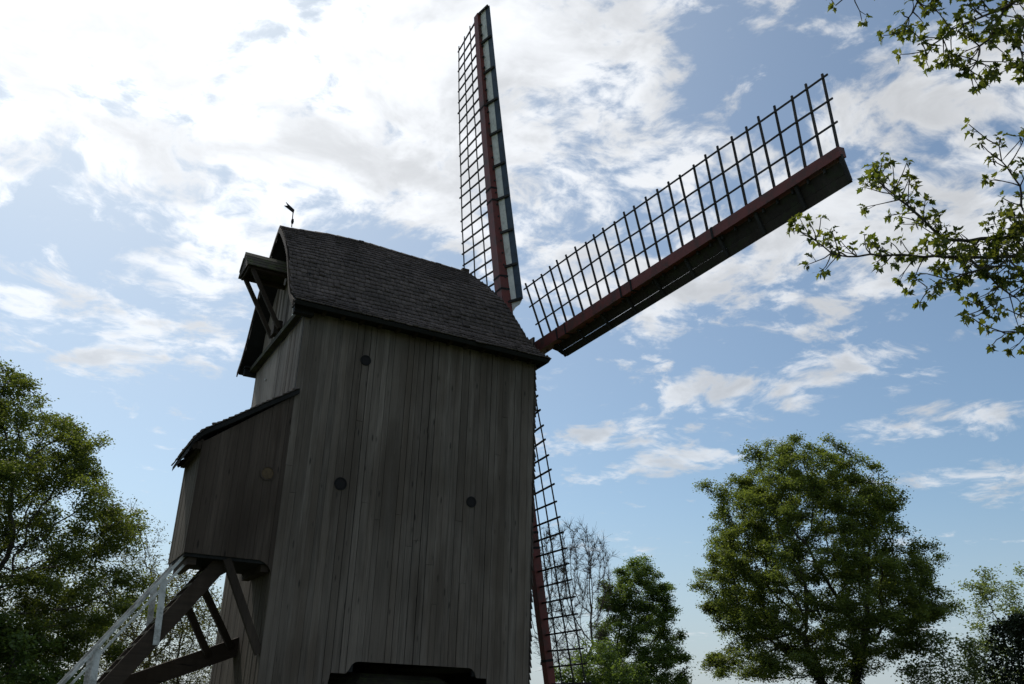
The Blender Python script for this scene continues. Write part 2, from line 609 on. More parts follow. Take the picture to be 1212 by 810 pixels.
for (px_, pz_, r_) in ((1.52, 7.67, .125), (1.23, 4.74, .14), (4.38, 4.77, .125)):
    d_ = disc('port_plug', px_, pz_, r_ - .022, -.012, .03, M['iron'], side_wall)
    ring('port_rim', px_, pz_, r_ - .022, r_, -.020, .03, M['core'], side_wall)

# --- tail wall (the face with the porch), gable and far walls
tail_wall = mesh('tail_wall', *join([(boxv(0.03, 0.09, 0.09, W - .06, Z(.62), Z(8.75)), BOXF),
                                     (boxv(0.05, 0.09, 0.35, W - .35, Z(8.75), Z(9.7)), BOXF),
                                     (boxv(0.05, 0.09, 1.0, W - 1.0, Z(9.7), Z(10.5)), BOXF)]), M['core'], mill)
tl = tag(tail_wall)
y = 0.004
k = 0
while y < W - 0.02:
    w = random.uniform(.105, .15) if y < 2.05 else random.choice((.62, .5, .2))
    y1 = min(W, y + w)
    if W - y1 < .06: y1 = W
    pr = random.uniform(-.008, .008)
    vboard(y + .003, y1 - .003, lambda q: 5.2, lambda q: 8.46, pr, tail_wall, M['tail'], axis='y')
    y = y1
y = 0.004
while y < W - 0.02:
    y1 = min(W, y + random.uniform(.13, .2))
    if W - y1 < .06: y1 = W
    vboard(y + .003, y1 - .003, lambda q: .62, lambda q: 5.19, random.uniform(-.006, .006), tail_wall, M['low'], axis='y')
    y = y1

PROFILE = [(0, 11.72), (.28, 11.52), (.55, 11.27), (1.0, 10.82), (1.35, 10.40), (1.70, 9.80), (2.02, 9.22), (2.30, 8.86), (2.66, 8.565)]


def roof_z(u):
    us = [p[0] for p in PROFILE]
    return float(np.interp(u, us, [p[1] for p in PROFILE]))


# gable boards following the roof curve
y = 0.30
while y < W - 0.32:
    y1 = min(W - .3, y + random.uniform(.16, .24))
    vboard(y + .003, y1 - .003, lambda q: 8.62, lambda q: roof_z(abs(q - 2.2)) - .14, .02 + random.uniform(-.006, .006), tail_wall,
           M['tail'] if random.random() < .7 else M['low'], axis='y', nseg=2)
    y = y1
beam('tail_beam', (-.10, .02, Z(8.52)), (-.10, W + .02, Z(8.52)), .12, .15, M['mossbeam'], mill, side=(0, 0, 1))
box('gable_board', -.035, .012, .95, 1.13, Z(8.62), Z(10.05), M['offwhite'], tail_wall)
box('latch', -.035, -.012, 3.02, 3.10, Z(7.83), Z(7.87), M['white'], tail_wall)
# far and breast walls
far_wall = mesh('far_wall', boxv(0.0, L, W - .06, W, Z(.62), Z(8.52)), BOXF, M['wall'], mill)
breast_wall = mesh('breast_wall', boxv(L - .05, L - .003, .01, W - .07, Z(.62), Z(9.3)), BOXF, M['core'], mill)
floor_ = mesh('floor', boxv(.1, L - .06, .1, W - .07, Z(1.22), Z(1.36)), BOXF, M['core'], mill)


# --- shingles: overlapping wedges laid in rows on a surface given by two functions
def shingle_rows(rows, width, thick, lift):
    """rows: list of (p_low, p_high, normal, x0, x1, dirx); returns verts, faces, attr"""
    V, F, A = [], [], []
    for (fl, fh, nn, s0, s1) in rows:
        s = s0 + random.uniform(-width, 0)
        while s < s1:
            w = width * random.uniform(.7, 1.35)
            a, b = max(s, s0), min(s + w, s1)
            s += w
            if b - a < .02: continue
            gp = .004
            dl = random.uniform(-.02, .02) + (.05 if random.random() < .03 else 0)
            up = random.uniform(0, .010) + (.025 if random.random() < .06 else 0)
            pl0, pl1, ph0, ph1 = fl(a + gp), fl(b - gp), fh(a + gp), fh(b - gp)
            dirn = (pl0 - ph0) / np.linalg.norm(pl0 - ph0)
            e = dirn * dl
            n_ = nn(a)
            o = len(V)
            V += [pl0 + e + n_ * lift, pl1 + e + n_ * lift, pl1 + e + n_ * (lift + thick + up), pl0 + e + n_ * (lift + thick + up),
                  ph0 + n_ * .004, ph1 + n_ * .004, ph1 + n_ * .010, ph0 + n_ * .010]
            F += [(o, o + 1, o + 2, o + 3), (o + 3, o + 2, o + 6, o + 7), (o, o + 3, o + 7, o + 4), (o + 1, o + 5, o + 6, o + 2), (o, o + 4, o + 5, o + 1)]
            A += [random.random() ** 1.4] * 8
    return V, F, A


XT, XE, XH = -0.375, 4.83, 0.515           # tail verge, ridge end, hip run per metre of half-width


def rz(x, u):
    """roof height; the ridge line drops a little towards the tail"""
    bump = float(np.interp(x, [-.4, 0, .9, 1.9, 3, 6.3], [0, .03, .16, .21, .18, .14]))
    return roof_z(u) + bump * max(0.0, 1 - u / 2.2)


def arc_table():
    us = np.linspace(0, 2.66, 300)
    zs = np.array([roof_z(u) for u in us])
    s = np.concatenate([[0], np.cumsum(np.hypot(np.diff(us), np.diff(zs)))])
    return us, s


US, SS = arc_table()
EXPO = 0.160
nrow = int(SS[-1] / EXPO)
ulev = [float(np.interp(SS[-1] - i * EXPO, SS, US)) for i in range(nrow + 1)] + [0.0]

# sheathing under the shingles (solid, with thickness so that the verge shows)
def roof_shell():
    us = [2.66, 2.30, 2.02, 1.70, 1.35, 1.0, .55, .28, 0.0]
    V, F = [], []
    def loop(off):
        rows = []
        for u in us:
            ue = max(u - off * .6, 0)
            row = []
            for sgn in (-1, 1):
                xs = np.linspace(XT, XE + XH * u - off * .5, 9)
                row.append([(x_, 2.2 + sgn * ue, Z(rz(x_, u) - .012 - off)) for x_ in xs])
            rows.append(row)
        return rows
    for off in (0.0, .075):
        R = loop(off)
        for s in (0, 1):
            base = len(V)
            for row in R:
                V += row[s]
            for i in range(len(us) - 1):
                for j in range(8):
                    a = base + i * 9 + j
                    q = (a, a + 1, a + 10, a + 9)
                    F.append(q if (s == 0) ^ (off > 0) else q[::-1])
        base = len(V)                      # hip face
        for row in R:
            V += [row[0][8], row[1][8]]
        for i in range(len(us) - 1):
            a = base + 2 * i
            q = (a, a + 1, a + 3, a + 2)
            F.append(q if off == 0 else q[::-1])
    n = len(us)
    blk = n * 9 * 2 + n * 2
    # close verge (tail) and eaves
    for s in (0, 1):
        for i in range(n - 1):
            a = s * n * 9 + i * 9
            F.append((a, a + 9, a + 9 + blk, a + blk))
        for j in range(8):
            a = s * n * 9 + j
            F.append((a, a + 1, a + 1 + blk, a + blk))
    a = n * 9 * 2
    F.append((a, a + 1, a + 1 + blk, a + blk))
    return V, F


roof = mesh('roof', *roof_shell(), M['core'], mill)
rows = []
for sgn in (-1, 1):
    for i in range(nrow):
        ul, uh = ulev[i], ulev[i + 1]
        uh2 = max(0.0, uh - .03)
        def fl(x_, u=ul, sgn=sgn): return np.array([x_, 2.2 + sgn * u, Z(rz(x_, u))])
        def fh(x_, u=uh2, sgn=sgn): return np.array([x_, 2.2 + sgn * u, Z(rz(x_, u))])
        dzv = roof_z(uh) - roof_z(ul); duv = ul - uh
        nv = np.array([0, sgn * dzv, duv]) / math.hypot(dzv, duv)
        rows.append((fl, fh, lambda q, nv=nv: nv, XT - .02 + random.uniform(-.015, .02), XE + XH * (ul + uh) / 2 + .03 + random.uniform(-.02, .02)))
V, F, A = shingle_rows(rows, .13, .026, .016)
rows = []
for i in range(nrow):                                   # front hip
    ul, uh = ulev[i], ulev[i + 1]
    def fl(y_, u=ul): return np.array([XE + XH * u, y_, Z(rz(XE + XH * u, u))])
    def fh(y_, u=max(0, uh - .03)): return np.array([XE + XH * u, y_, Z(rz(XE + XH * u, u))])
    dzv = roof_z(uh) - roof_z(ul); dxv = XH * (ul - uh)
    nv = np.array([dzv, 0, dxv]) / math.hypot(dzv, dxv)
    rows.append((fl, fh, lambda q, nv=nv: nv, 2.2 - (ul + uh) / 2 - .02, 2.2 + (ul + uh) / 2 + .02))
V2, F2, A2 = shingle_rows(rows, .13, .026, .016)
F2 = [tuple(i + len(V) for i in q) for q in F2]
sh = nmesh('shingles', np.array(V + V2), np.array(F + F2), M['shingle'], roof, attr=A + A2)
tag(sh, kind='stuff')
# ridge and hip caps: short overlapping boards
for i in range(17):
    x0 = XT - .03 + i * .305
    x1 = x0 + .325
    if x1 > XE + .08: x1 = XE + .08
    a, b = Z(rz(x0, 0)) + .030, Z(rz(x1, 0)) + .018
    cv = []
    for (xx, zz) in ((x0, a), (x1, b)):
        cv += [(xx, 2.2 - .13, zz - .085), (xx, 2.2, zz + .016), (xx, 2.2 + .13, zz - .085), (xx, 2.2 + .13, zz - .110), (xx, 2.2, zz - .012), (xx, 2.2 - .13, zz - .110)]
    cf = [(k, (k + 1) % 6, 6 + (k + 1) % 6, 6 + k) for k in range(6)] + [(5, 4, 3, 2, 1, 0), (6, 7, 8, 9, 10, 11)]
    c0 = np.array(cv[1])
    mesh('ridge_cap', np.array(cv) - c0, cf, M['timber'], roof, loc=tuple(c0))
# finial lump where the ridge meets the hip
mesh('ridge_end', boxv(XE - .04, XE + .17, 2.08, 2.32, Z(11.72), Z(11.93)), BOXF, M['timber'], roof)
# verge boards on the tail gable, curved with the roof
for sgn in (-1, 1):
    us = [0, .28, .55, 1.0, 1.35, 1.70, 2.02, 2.30, 2.64]
    V, F = [], []
    for u in us:
        yy, zz = 2.2 + sgn * u, Z(rz(XT, u))
        for (dx, dd) in ((-.045, -.03), (-.045, -.17), (-.015, -.17), (-.015, -.03)):
            V.append((XT + dx, yy, zz + dd))
    for i in range(len(us) - 1):
        for j in range(4):
            q = (4 * i + j, 4 * i + (j + 1) % 4, 4 * i + 4 + (j + 1) % 4, 4 * i + 4 + j)
            F.append(q if sgn > 0 else q[::-1])
    F += [(3, 2, 1, 0), tuple(len(V) - 4 + q for q in range(4))]
    mesh('verge_board', V, F, M['timberz'], roof)
# soffits and eave corbels
for (y0, y1) in ((-.27, 0.04), (W - .04, W + .27)):
    mesh('soffit', boxv(-.32, 6.10, y0, y1, Z(8.56), Z(8.60)), BOXF, M['core'], roof)
for (y0, y1) in ((-.20, -.035), (W + .035, W + .20)):
    box('corbel', -.30, .14, y0, y1, Z(8.38), Z(8.55), M['core'], mill)
for k in range(13):
    xr = .35 + k * .45
    box('rafter_end', xr, xr + .07, -.25, -.032, Z(8.49), Z(8.558), M['timber'], roof)

# --- shingled breast: ragged edge past the near corner
rows = []
zz = .70
while zz < 8.4:
    def fl(y_, z_=zz): return np.array([6.0 + .02, y_, Z(z_)])
    def fh(y_, z_=zz + .17): return np.array([6.0, y_, Z(z_)])
    rows.append((fl, fh, lambda q: np.array([1.0, 0, 0]), -.035 + random.uniform(-.02, .02), W + .02))
    zz += .14
V, F, A = shingle_rows(rows, .12, .018, .012)
tag(nmesh('breast_shingles', np.array(V), np.array(F), M['shingle'], breast_wall, attr=A), kind='stuff')

# --- porch on the near half of the tail
PX, PY = -1.737, 1.781
porch = mesh('porch', *join([(boxv(PX + .03, .0, PY - .06, PY - .01, Z(2.97), Z(5.0)), BOXF),
                             (boxv(PX + .03, PX + .07, .03, PY - .01, Z(2.97), Z(5.1)), BOXF),
                             (boxv(PX + .02, .0, .03, PY - .01, Z(2.90), Z(2.99)), BOXF),
                             (boxv(PX + .07, .03, .03, .07, Z(2.97), Z(5.05)), BOXF)]), M['core'], mill)
x = PX
while x < -.02:
    x1 = min(0.0, x + random.uniform(.12, .19))
    if -x1 < .07: x1 = 0.0
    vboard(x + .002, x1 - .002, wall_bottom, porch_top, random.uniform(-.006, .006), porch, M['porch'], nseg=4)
    x = x1
y = .032
while y < PY - .02:
    y1 = min(PY, y + random.uniform(.13, .19))
    if PY - y1 < .07: y1 = PY
    vboard(y + .002, y1 - .002, lambda q: 2.95, lambda q: 5.14, PX + random.uniform(-.006, .006), porch, M['low'], axis='y')
    y = y1
for k in range(10):                                  # far side boards
    vboard(PX + .03 + k * .17, PX + .195 + k * .17, lambda q: 2.97, porch_top, PY - .009, porch, M['porch'], nseg=1)
# porch roof: lean-to sheet that flares at the eave, with shingle courses
prof = [(-1.98, 5.03), (-1.91, 5.20), (-1.81, 5.34), (-1.68, 5.45), (-1.2, 5.77), (-.6, 6.20), (0.08, 6.66)]
V, F = [], []
for (xx, zz) in prof:
    for (yy, d) in ((-.09, -.10), (-.09, 0.0), (PY + .09, 0.0), (PY + .09, -.10)):
        V.append((min(xx, .08), yy, Z(zz + d)))
for i in range(len(prof) - 1):
    for j in range(4):
        F.append((4 * i + j, 4 * i + (j + 1) % 4, 4 * i + 4 + (j + 1) % 4, 4 * i + 4 + j))
F += [(3, 2, 1, 0), tuple(len(V) - 4 + q for q in range(4))]
proof_ = mesh('porch_roof', V, F, M['core'], mill)
px_arr = np.array([p[0] for p in prof]); pz_arr = np.array([p[1] for p in prof])
sarr = np.concatenate([[0], np.cumsum(np.hypot(np.diff(px_arr), np.diff(pz_arr)))])
rows = []
for i in range(int(sarr[-1] / .125)):
    sa, sb = i * .125, min(sarr[-1], i * .125 + .16)
    xa, za, xb, zb = np.interp(sa, sarr, px_arr), np.interp(sa, sarr, pz_arr), np.interp(sb, sarr, px_arr), np.interp(sb, sarr, pz_arr)
    def fl(y_, xa=xa, za=za): return np.array([xa, y_, Z(za + .01)])
    def fh(y_, xb=xb, zb=zb): return np.array([xb, y_, Z(zb + .01)])
    nv = np.array([-(zb - za), 0, xb - xa]); nv /= np.linalg.norm(nv)
    rows.append((fl, fh, lambda q, nv=nv: nv, -.115 + random.uniform(-.01, .01), PY + .115))
V, F, A = shingle_rows(rows, .12, .022, .016)
tag(nmesh('shingles', np.array(V), np.array(F), M['shingle'], proof_, attr=A), kind='stuff')
for yy in (.05, .9, PY - .1):
    beam('rafter_end', (-1.92, yy, Z(5.04)), (-1.70, yy, Z(5.20)), .09, .11, M['timber'], porch)
box('eave_beam', -1.83, PX - .012, -.02, PY + .02, Z(5.02), Z(5.17), M['timber'], porch)
disc('port_plug', -.35, 4.73, .125, -.014, .028, M['tan'], porch)
ring('port_rim', -.35, 4.73, .125, .155, -.022, .03, M['porch'], porch)
for xx in (-1.62, -.9, -.2):
    box('floor_joist', xx, xx + .16, -.01 if xx < -1.8 else .1, PY - .05, Z(2.76), Z(2.898), M['timber'], porch)
beam('porch_brace', (-.90, .09, Z(2.93)), (-.02, .09, Z(1.20)), .13, .15, M['timberz'], mill)

# --- hoist hood at the gable
hood = mesh('hoist_hood', *join([(beamv((-1.10, 2.2, Z(10.60)), (.05, 2.2, Z(10.60)), .13, .16), BOXF),
                                 (boxv(-1.07, -1.03, 1.80, 2.60, Z(10.16), Z(10.28)), BOXF)]), M['timber'], mill)
for sgn in (-1, 1):
    for k in range(4):
        d0, d1 = .04 + k * .125, .04 + (k + 1) * .125 + .03
        y0, y1 = 2.2 + sgn * (d0 - .03) * .83, 2.2 + sgn * d1 * .83
        z0, z1 = Z(10.76 - (d0 - .03) * .97 + .012), Z(10.76 - d1 * .97 + .035)
        xa, xb = -1.15 + random.uniform(-.015, .015), -.02
        v = [(xa, y0, z0 - .025), (xb, y0, z0 - .025), (xb, y1, z1 - .025), (xa, y1, z1 - .025), (xa, y0, z0), (xb, y0, z0), (xb, y1, z1), (xa, y1, z1)]
        mesh('roof_board', np.array(v) - np.array(v[0]), BOXF if sgn > 0 else [q[::-1] for q in BOXF], M['mossy'], hood, loc=v[0])
mesh('gable_panel', [(-1.12, 1.76, Z(10.23)), (-1.12, 2.64, Z(10.23)), (-1.12, 2.2, Z(10.70)), (-1.09, 1.76, Z(10.23)), (-1.09, 2.64, Z(10.23)), (-1.09, 2.2, Z(10.70))],
     [(0, 2, 1), (3, 4, 5), (0, 1, 4, 3), (1, 2, 5, 4), (2, 0, 3, 5)], M['timberz'], hood)
for yy in (1.86, 2.55):
    beam('strut', (-.98, yy, Z(10.20)), (-.13, yy, Z(8.78)), .085, .095, M['timberz'], hood)
    beam('wall_plate', (-1.08, yy, Z(10.215)), (.05, yy, Z(10.215)), .10, .09, M['timber'], hood)
box('hoist_block', -.24, -.04, 1.92, 2.18, Z(8.66), Z(9.02), M['timberz'], hood)

# --- weathervane on the ridge
vane = beam('weathervane', (-.10, 2.2, Z(11.80)), (-.12, 2.2, Z(12.30)), .022, .022, M['iron'], mill)
mesh('knob', [(-.10 + .04 * math.cos(a) * math.cos(b), 2.2 + .04 * math.sin(a) * math.cos(b), Z(11.97) + .09 * math.sin(b)) for b in (-1.5, -.75, 0, .75, 1.5) for a in np.arange(0, 6.28, .7854)],
     [(i * 8 + j, i * 8 + (j + 1) % 8, i * 8 + 8 + (j + 1) % 8, i * 8 + 8 + j) for i in range(4) for j in range(8)], M['iron'], vane, smooth=True)
fl_ = [(-.10, 12.22), (-.09, 12.32), (-.34, 12.48), (-.28, 12.39), (-.37, 12.36)]
mesh('banner', [(a, 2.19, Z(b)) for a, b in fl_] + [(a, 2.21, Z(b)) for a, b in fl_],
     [(0, 1, 2, 3, 4), (9, 8, 7, 6, 5)] + [(i, i + 5, (i + 1) % 5 + 5, (i + 1) % 5) for i in range(5)], M['iron'], vane)

# --- tail pole, its braces and the staircase
beam('tail_pole', (.10, 2.2, Z(1.48)), (-7.2, 2.2, Z(-1.55)), .34, .36, M['timber'], mill)
beam('ladder_brace', (-1.11, 1.0, Z(2.48)), (-.16, 2.02, Z(1.42)), .12, .13, M['timberz'], mill)
beam('ladder_brace', (-1.38, 1.0, Z(2.12)), (-.60, 2.02, Z(1.24)), .12, .13, M['timberz'], mill)
sdx, sdz = -1.58, -2.27                               # stair run per step of the fit
def st(xx, off=0.0):
    return 2.85 + (xx + 1.15) * (2.27 / 1.58) + off
XB = -4.78
tv = []
for yy in (.27, 1.33):
    tv.append((beamv((-.82, yy, Z(st(-.82) - .26)), (XB, yy, Z(st(XB) - .26)), .065, .31), BOXF))
stairs = mesh('staircase', *join(tv), M['timber'], mill)
n_st = 24
for k in range(n_st):
    zz = 2.70 - k * .235
    xx = -1.15 + (zz - 2.85) * (1.58 / 2.27)
    if zz < -2.4: break
    box('tread', xx - .03, xx + .21, .305, 1.297, Z(zz - .05), Z(zz - .012), M['mossy'], stairs)
for yy in (.20, 1.40):
    iy = .028 if yy < 1 else -.028
    beam('handrail', (-1.60, yy, Z(st(-1.60) + .84)), (XB + .05, yy, Z(st(XB + .05) + .84)), .05, .055, M['white'], stairs)
    if yy < 1: beam('lower_rail', (-1.66, yy + iy, Z(st(-1.66) + .64)), (XB + .05, yy + iy, Z(st(XB + .05) + .64)), .03, .045, M['white'], stairs)
    for xx in (-1.98, -2.90, -3.82, -4.66):
        beam('rail_post', (xx + .06, yy + (.02 if yy < 1 else -.02), Z(st(xx) - .40)), (xx, yy + (.02 if yy < 1 else -.02), Z(st(xx) + .80)), .032, .115, M['white'], stairs)

# --- sails
HUB = np.array([6.468, 2.203, 9.568 + DZ])
TILT, PHI = 0.161, -0.003
NV = np.array([math.cos(TILT), 0, math.sin(TILT)])
BV = np.array([-math.sin(TILT), 0, math.cos(TILT)])
SV = np.array([0, -1.0, 0])
LB, BW, RT, R0 = 1.672, 0.598, 11.449, 1.267
W0, W1, A0, A1 = -.214, .088, .666, .141


class Sail:
    def __init__(s, ang, off, bp_, bn):
        s.e = BV * math.cos(ang) + SV * math.sin(ang)
        s.p = -BV * math.sin(ang) + SV * math.cos(ang)
        s.h = HUB + NV * off
        s.b = s.p * bp_ + NV * bn

    def ax(s, r):
        return s.h + s.e * r + s.b * (r / 11.5) ** 2

    def fr(s, r):
        return (r - R0) / (RT - R0)

    def lat(s, r, a):                       # lattice side, a in metres from the stock axis
        w = W0 * (1 - s.fr(r)) + W1 * s.fr(r)
        return s.ax(r) + (-s.p * math.cos(w) + NV * math.sin(w)) * a

    def brd(s, r, a):                       # leading (wind board) side
        w = A0 * (1 - s.fr(r)) + A1 * s.fr(r)
        return s.ax(r) + (s.p * math.cos(w) + NV * math.sin(w)) * a


def tube4(pts, wa, ha, da, db):
    """square bar through pts; wa/ha half sizes per point along unit vectors da/db (arrays or single)"""
    V, F = [], []
    for i, p in enumerate(pts):
        for (a, b) in ((-1, -1), (1, -1), (1, 1), (-1, 1)):
            V.append(p + da[i] * a * wa[i] + db[i] * b * ha[i])
    n = len(pts)
    for i in range(n - 1):
        for j in range(4):
            F.append((4 * i + j, 4 * i + (j + 1) % 4, 4 * i + 4 + (j + 1) % 4, 4 * i + 4 + j))
    F += [(3, 2, 1, 0), tuple(4 * n - 4 + q for q in range(4))]
    return V, F


def unit(v):
    return v / np.linalg.norm(v)


def make_sail(ang, off, bp_, bn, label, painted):
    S = Sail(ang, off, bp_, bn)
    kw = 1.25 if painted else 1.0            # this stock is the stouter one
    rs = np.linspace(-.35, RT + .0, 14)
    V, F = tube4([S.ax(r) for r in rs], [kw * np.interp(r, [0, 3, RT], [.165, .145, .100]) for r in rs],
                 [np.interp(r, [0, 3, RT], [.165, .140, .085]) for r in rs], [S.p] * 14, [NV] * 14)
    sail = mesh('sail', V, F, M['red'], mill)
    sail['label'] = label
    wbd = M['offwhite'] if painted else M['winddark']
    edge = M['blue'] if painted else M['winddark']
    # cross bars of the lattice
    for k in range(27):
        r = 1.24 + .3904 * k + random.uniform(-.012, .012)
        a0, a1 = -.20, LB + random.uniform(.09, .16)
        p0, p1 = S.brd(r, .20), S.lat(r, a1)
        pa = S.lat(r, .0)
        dirl = unit(p1 - pa)
        p0 = pa - dirl * .21
        p1 = p1 + S.e * random.uniform(-.028, .028) + NV * random.uniform(-.015, .015)
        q = unit(S.e - dirl * (S.e @ dirl))
        n_ = np.cross(dirl, q)
        pts = [p0, pa, p1]
        V, F = tube4(pts, [.021] * 3, [.021, .023, .017], [q] * 3, [n_] * 3)
        c = pa
        mesh('lattice_bar', np.array(V) - c, F, M['lattice'], sail, loc=tuple(c))
    # three long rails
    for a in (.62, 1.145, LB):
        rr = np.linspace(1.12, RT + .06, 12)
        pts = [S.lat(r, a + random.uniform(-.010, .010)) + NV * (-.034 + random.uniform(-.012, .012)) for r in rr]
        lt = [unit(S.lat(r, 1.0) - S.lat(r, 0.0)) for r in rr]
        V, F = tube4(pts, [.018] * 12, [.012] * 12, lt, [unit(np.cross(l, S.e)) for l in lt])
        mesh('lattice_rail', V, F, M['lattice'], sail)
    # wind boards: nine panels along the leading edge, battens between them
    ed = np.linspace(1.66, 11.42, 10)
    for k in range(9):
        ra, rb = ed[k] + .02, ed[k + 1] - .02
        V = []
        for (r, a) in ((ra, .135), (rb, .135), (rb, BW - .20), (ra, BW - .20)):
            w = .02
            V.append(S.brd(r, a))
        nn = unit(np.cross(V[1] - V[0], V[2] - V[0]))
        V = V + [v_ + nn * .022 for v_ in V]
        mesh('wind_board', np.array(V) - V[0], BOXF, wbd, sail, loc=tuple(V[0]))
        V = [S.brd(r, a) for (r, a) in ((ra - .02, BW - .195), (rb + .02, BW - .195), (rb + .02, BW), (ra - .02, BW))]
        V = V + [v_ + nn * .03 for v_ in V]
        mesh('edge_board', np.array(V) - V[0], BOXF, edge, sail, loc=tuple(V[0]))
    for k in range(10):
        r = ed[k]
        p0, p1 = S.brd(r, .05), S.brd(r, BW - .02)
        d_ = unit(p1 - p0)
        n_ = unit(np.cross(d_, S.e))
        n_ = n_ if n_ @ NV < 0 else -n_
        V, F = tube4([p0 + n_ * .045, p1 + n_ * .03], [.035] * 2, [.03, .022], [S.e] * 2, [n_] * 2)
        mesh('batten', np.array(V) - p0, F, M['lattice'], sail, loc=tuple(p0))
    for r in (2.05, 2.45, 4.9, 5.3, 8.1):
        hw, hn = kw * np.interp(r, [0, 3, RT], [.165, .145, .100]) + .008, np.interp(r, [0, 3, RT], [.165, .140, .085]) + .008
        V, F = tube4([S.ax(r - .03), S.ax(r + .03)], [hw] * 2, [hn] * 2, [S.p] * 2, [NV] * 2)
        mesh('iron_strap', np.array(V) - V[0], F, M['iron'], sail, loc=tuple(V[0]))
    # shaped inner end of the wind boards
    prf = [(1.64, .20), (1.64, BW - .03), (1.52, BW - .12), (1.46, BW - .26), (1.36, .24), (1.34, .18)]
    V = [S.brd(r, a) for r, a in prf]
    nn = unit(np.cross(V[1] - V[0], V[2] - V[0]))
    n6 = len(V)
    V = V + [v_ + nn * .025 for v_ in V]
    mesh('shaped_end', np.array(V) - V[0], [tuple(range(n6))[::-1], tuple(range(n6, 2 * n6))] + [(i, (i + 1) % n6, n6 + (i + 1) % n6, n6 + i) for i in range(n6)], wbd, sail, loc=tuple(V[0]))
    return sail


make_sail(PHI, 0.0, .423, .08, 'upright sail with white wind boards edged in blue', True)
make_sail(PHI + math.pi / 2 - .008, .426, -.073, .224, 'sail reaching out sideways with dark wind boards under a red stock', False)
make_sail(PHI + math.pi, 0.0, .021, .046, 'hanging sail pointing down beside the wall', False)
make_sail(PHI + 1.5 * math.pi - .008, .426, .0, .10, 'sail on the far side behind the mill body', False)
# wind shaft with poll end
pts = [np.array([3.0, 2.203, HUB[2] - 3.4 * math.tan(TILT)]), HUB - NV * .35, HUB + NV * .75]
V, F = [], []
for i, (p, r) in enumerate(zip(pts, (.26, .28, .30))):
    for k in range(12):
        a = 2 * math.pi * k / 12
        V.append(p + (BV * math.cos(a) + SV * math.sin(a)) * r)
for i in range(2):
    for k in range(12):
        F.append((12 * i + k, 12 * i + (k + 1) % 12, 12 * i + 12 + (k + 1) % 12, 12 * i + 12 + k))
F += [tuple(range(12))[::-1], tuple(range(24, 36))]
mesh('wind_shaft', V, F, M['iron'], mill)

# --- the round house under the mill, and the post
rh = empty('roundhouse', (3.2, 2.2, 0))
tag(rh, 'low six-sided round house with boarded roof under the mill body', 'roundhouse')


def hexring(ap, z):
    R = ap / math.cos(math.pi / 6)
    return [np.array((3.2 + R * math.cos(math.pi / 3 * k), 2.2 + R * math.sin(math.pi / 3 * k), z)) for k in range(6)]


AT, AB, ZT, ZB = 1.5, 4.1, Z(.97), Z(-.62)
a, b = hexring(AB - .35, 0.0), hexring(AB - .35, ZB + .12)
mesh('wall', a + b, [(k, (k + 1) % 6, 6 + (k + 1) % 6, 6 + k) for k in range(6)], M['brick'], rh)
a, b = hexring(AT, ZT - .06), hexring(AB, ZB - .06)
rr_ = mesh('roof', b + a + [np.array((3.2, 2.2, ZT + .05))], [(k, (k + 1) % 6, 6 + (k + 1) % 6, 6 + k) for k in range(6)] + [(6 + k, 6 + (k + 1) % 6, 12) for k in range(6)], M['core'], rh)
nb = 16
for k in range(6):
    for j in range(nb):
        t0, t1 = j / nb - .012, (j + 1) / nb
        q = []
        for (t, lift) in ((max(t0, 0), .045), (t1, .012)):
            lo, hi = AB + (AT - AB) * t, ZB + (ZT - ZB) * t
            h = hexring(lo, hi)
            q.append((h[k], h[(k + 1) % 6], lift))
        up = np.array([math.cos(math.pi / 3 * (k + .5)) * .52, math.sin(math.pi / 3 * (k + .5)) * .52, .85])
        v = [q[0][0], q[0][1], q[1][1], q[1][0]]
        v = v + [q[0][0] + up * .03, q[0][1] + up * .03, q[1][1] + up * .012, q[1][0] + up * .012]
        mesh('roof_board', np.array(v) - v[0], BOXF, M['mossy'], rr_, loc=tuple(v[0]))
pv, pf = [], []
for zz in (0.0, Z(1.3)):
    for k in range(12):
        pv.append((3.2 + .38 * math.cos(k * math.pi / 6), 2.2 + .38 * math.sin(k * math.pi / 6), zz))
pf = [(k, (k + 1) % 12, 12 + (k + 1) % 12, 12 + k) for k in range(12)]
mesh('post', pv, pf, M['timberz'], rh)

# ================================================================== TREES
LAT = np.array([math.cos(YAW), -math.sin(YAW), 0.0])      # sideways direction used for the crown outlines
FWD = np.array([math.sin(YAW), math.cos(YAW), 0.0])


def at_plane(px, py, D):
    """point where the pixel's ray meets the upright plane D metres ahead"""
    d = pdir(px, py)
    return CAM + d * (D / (d @ FWD))


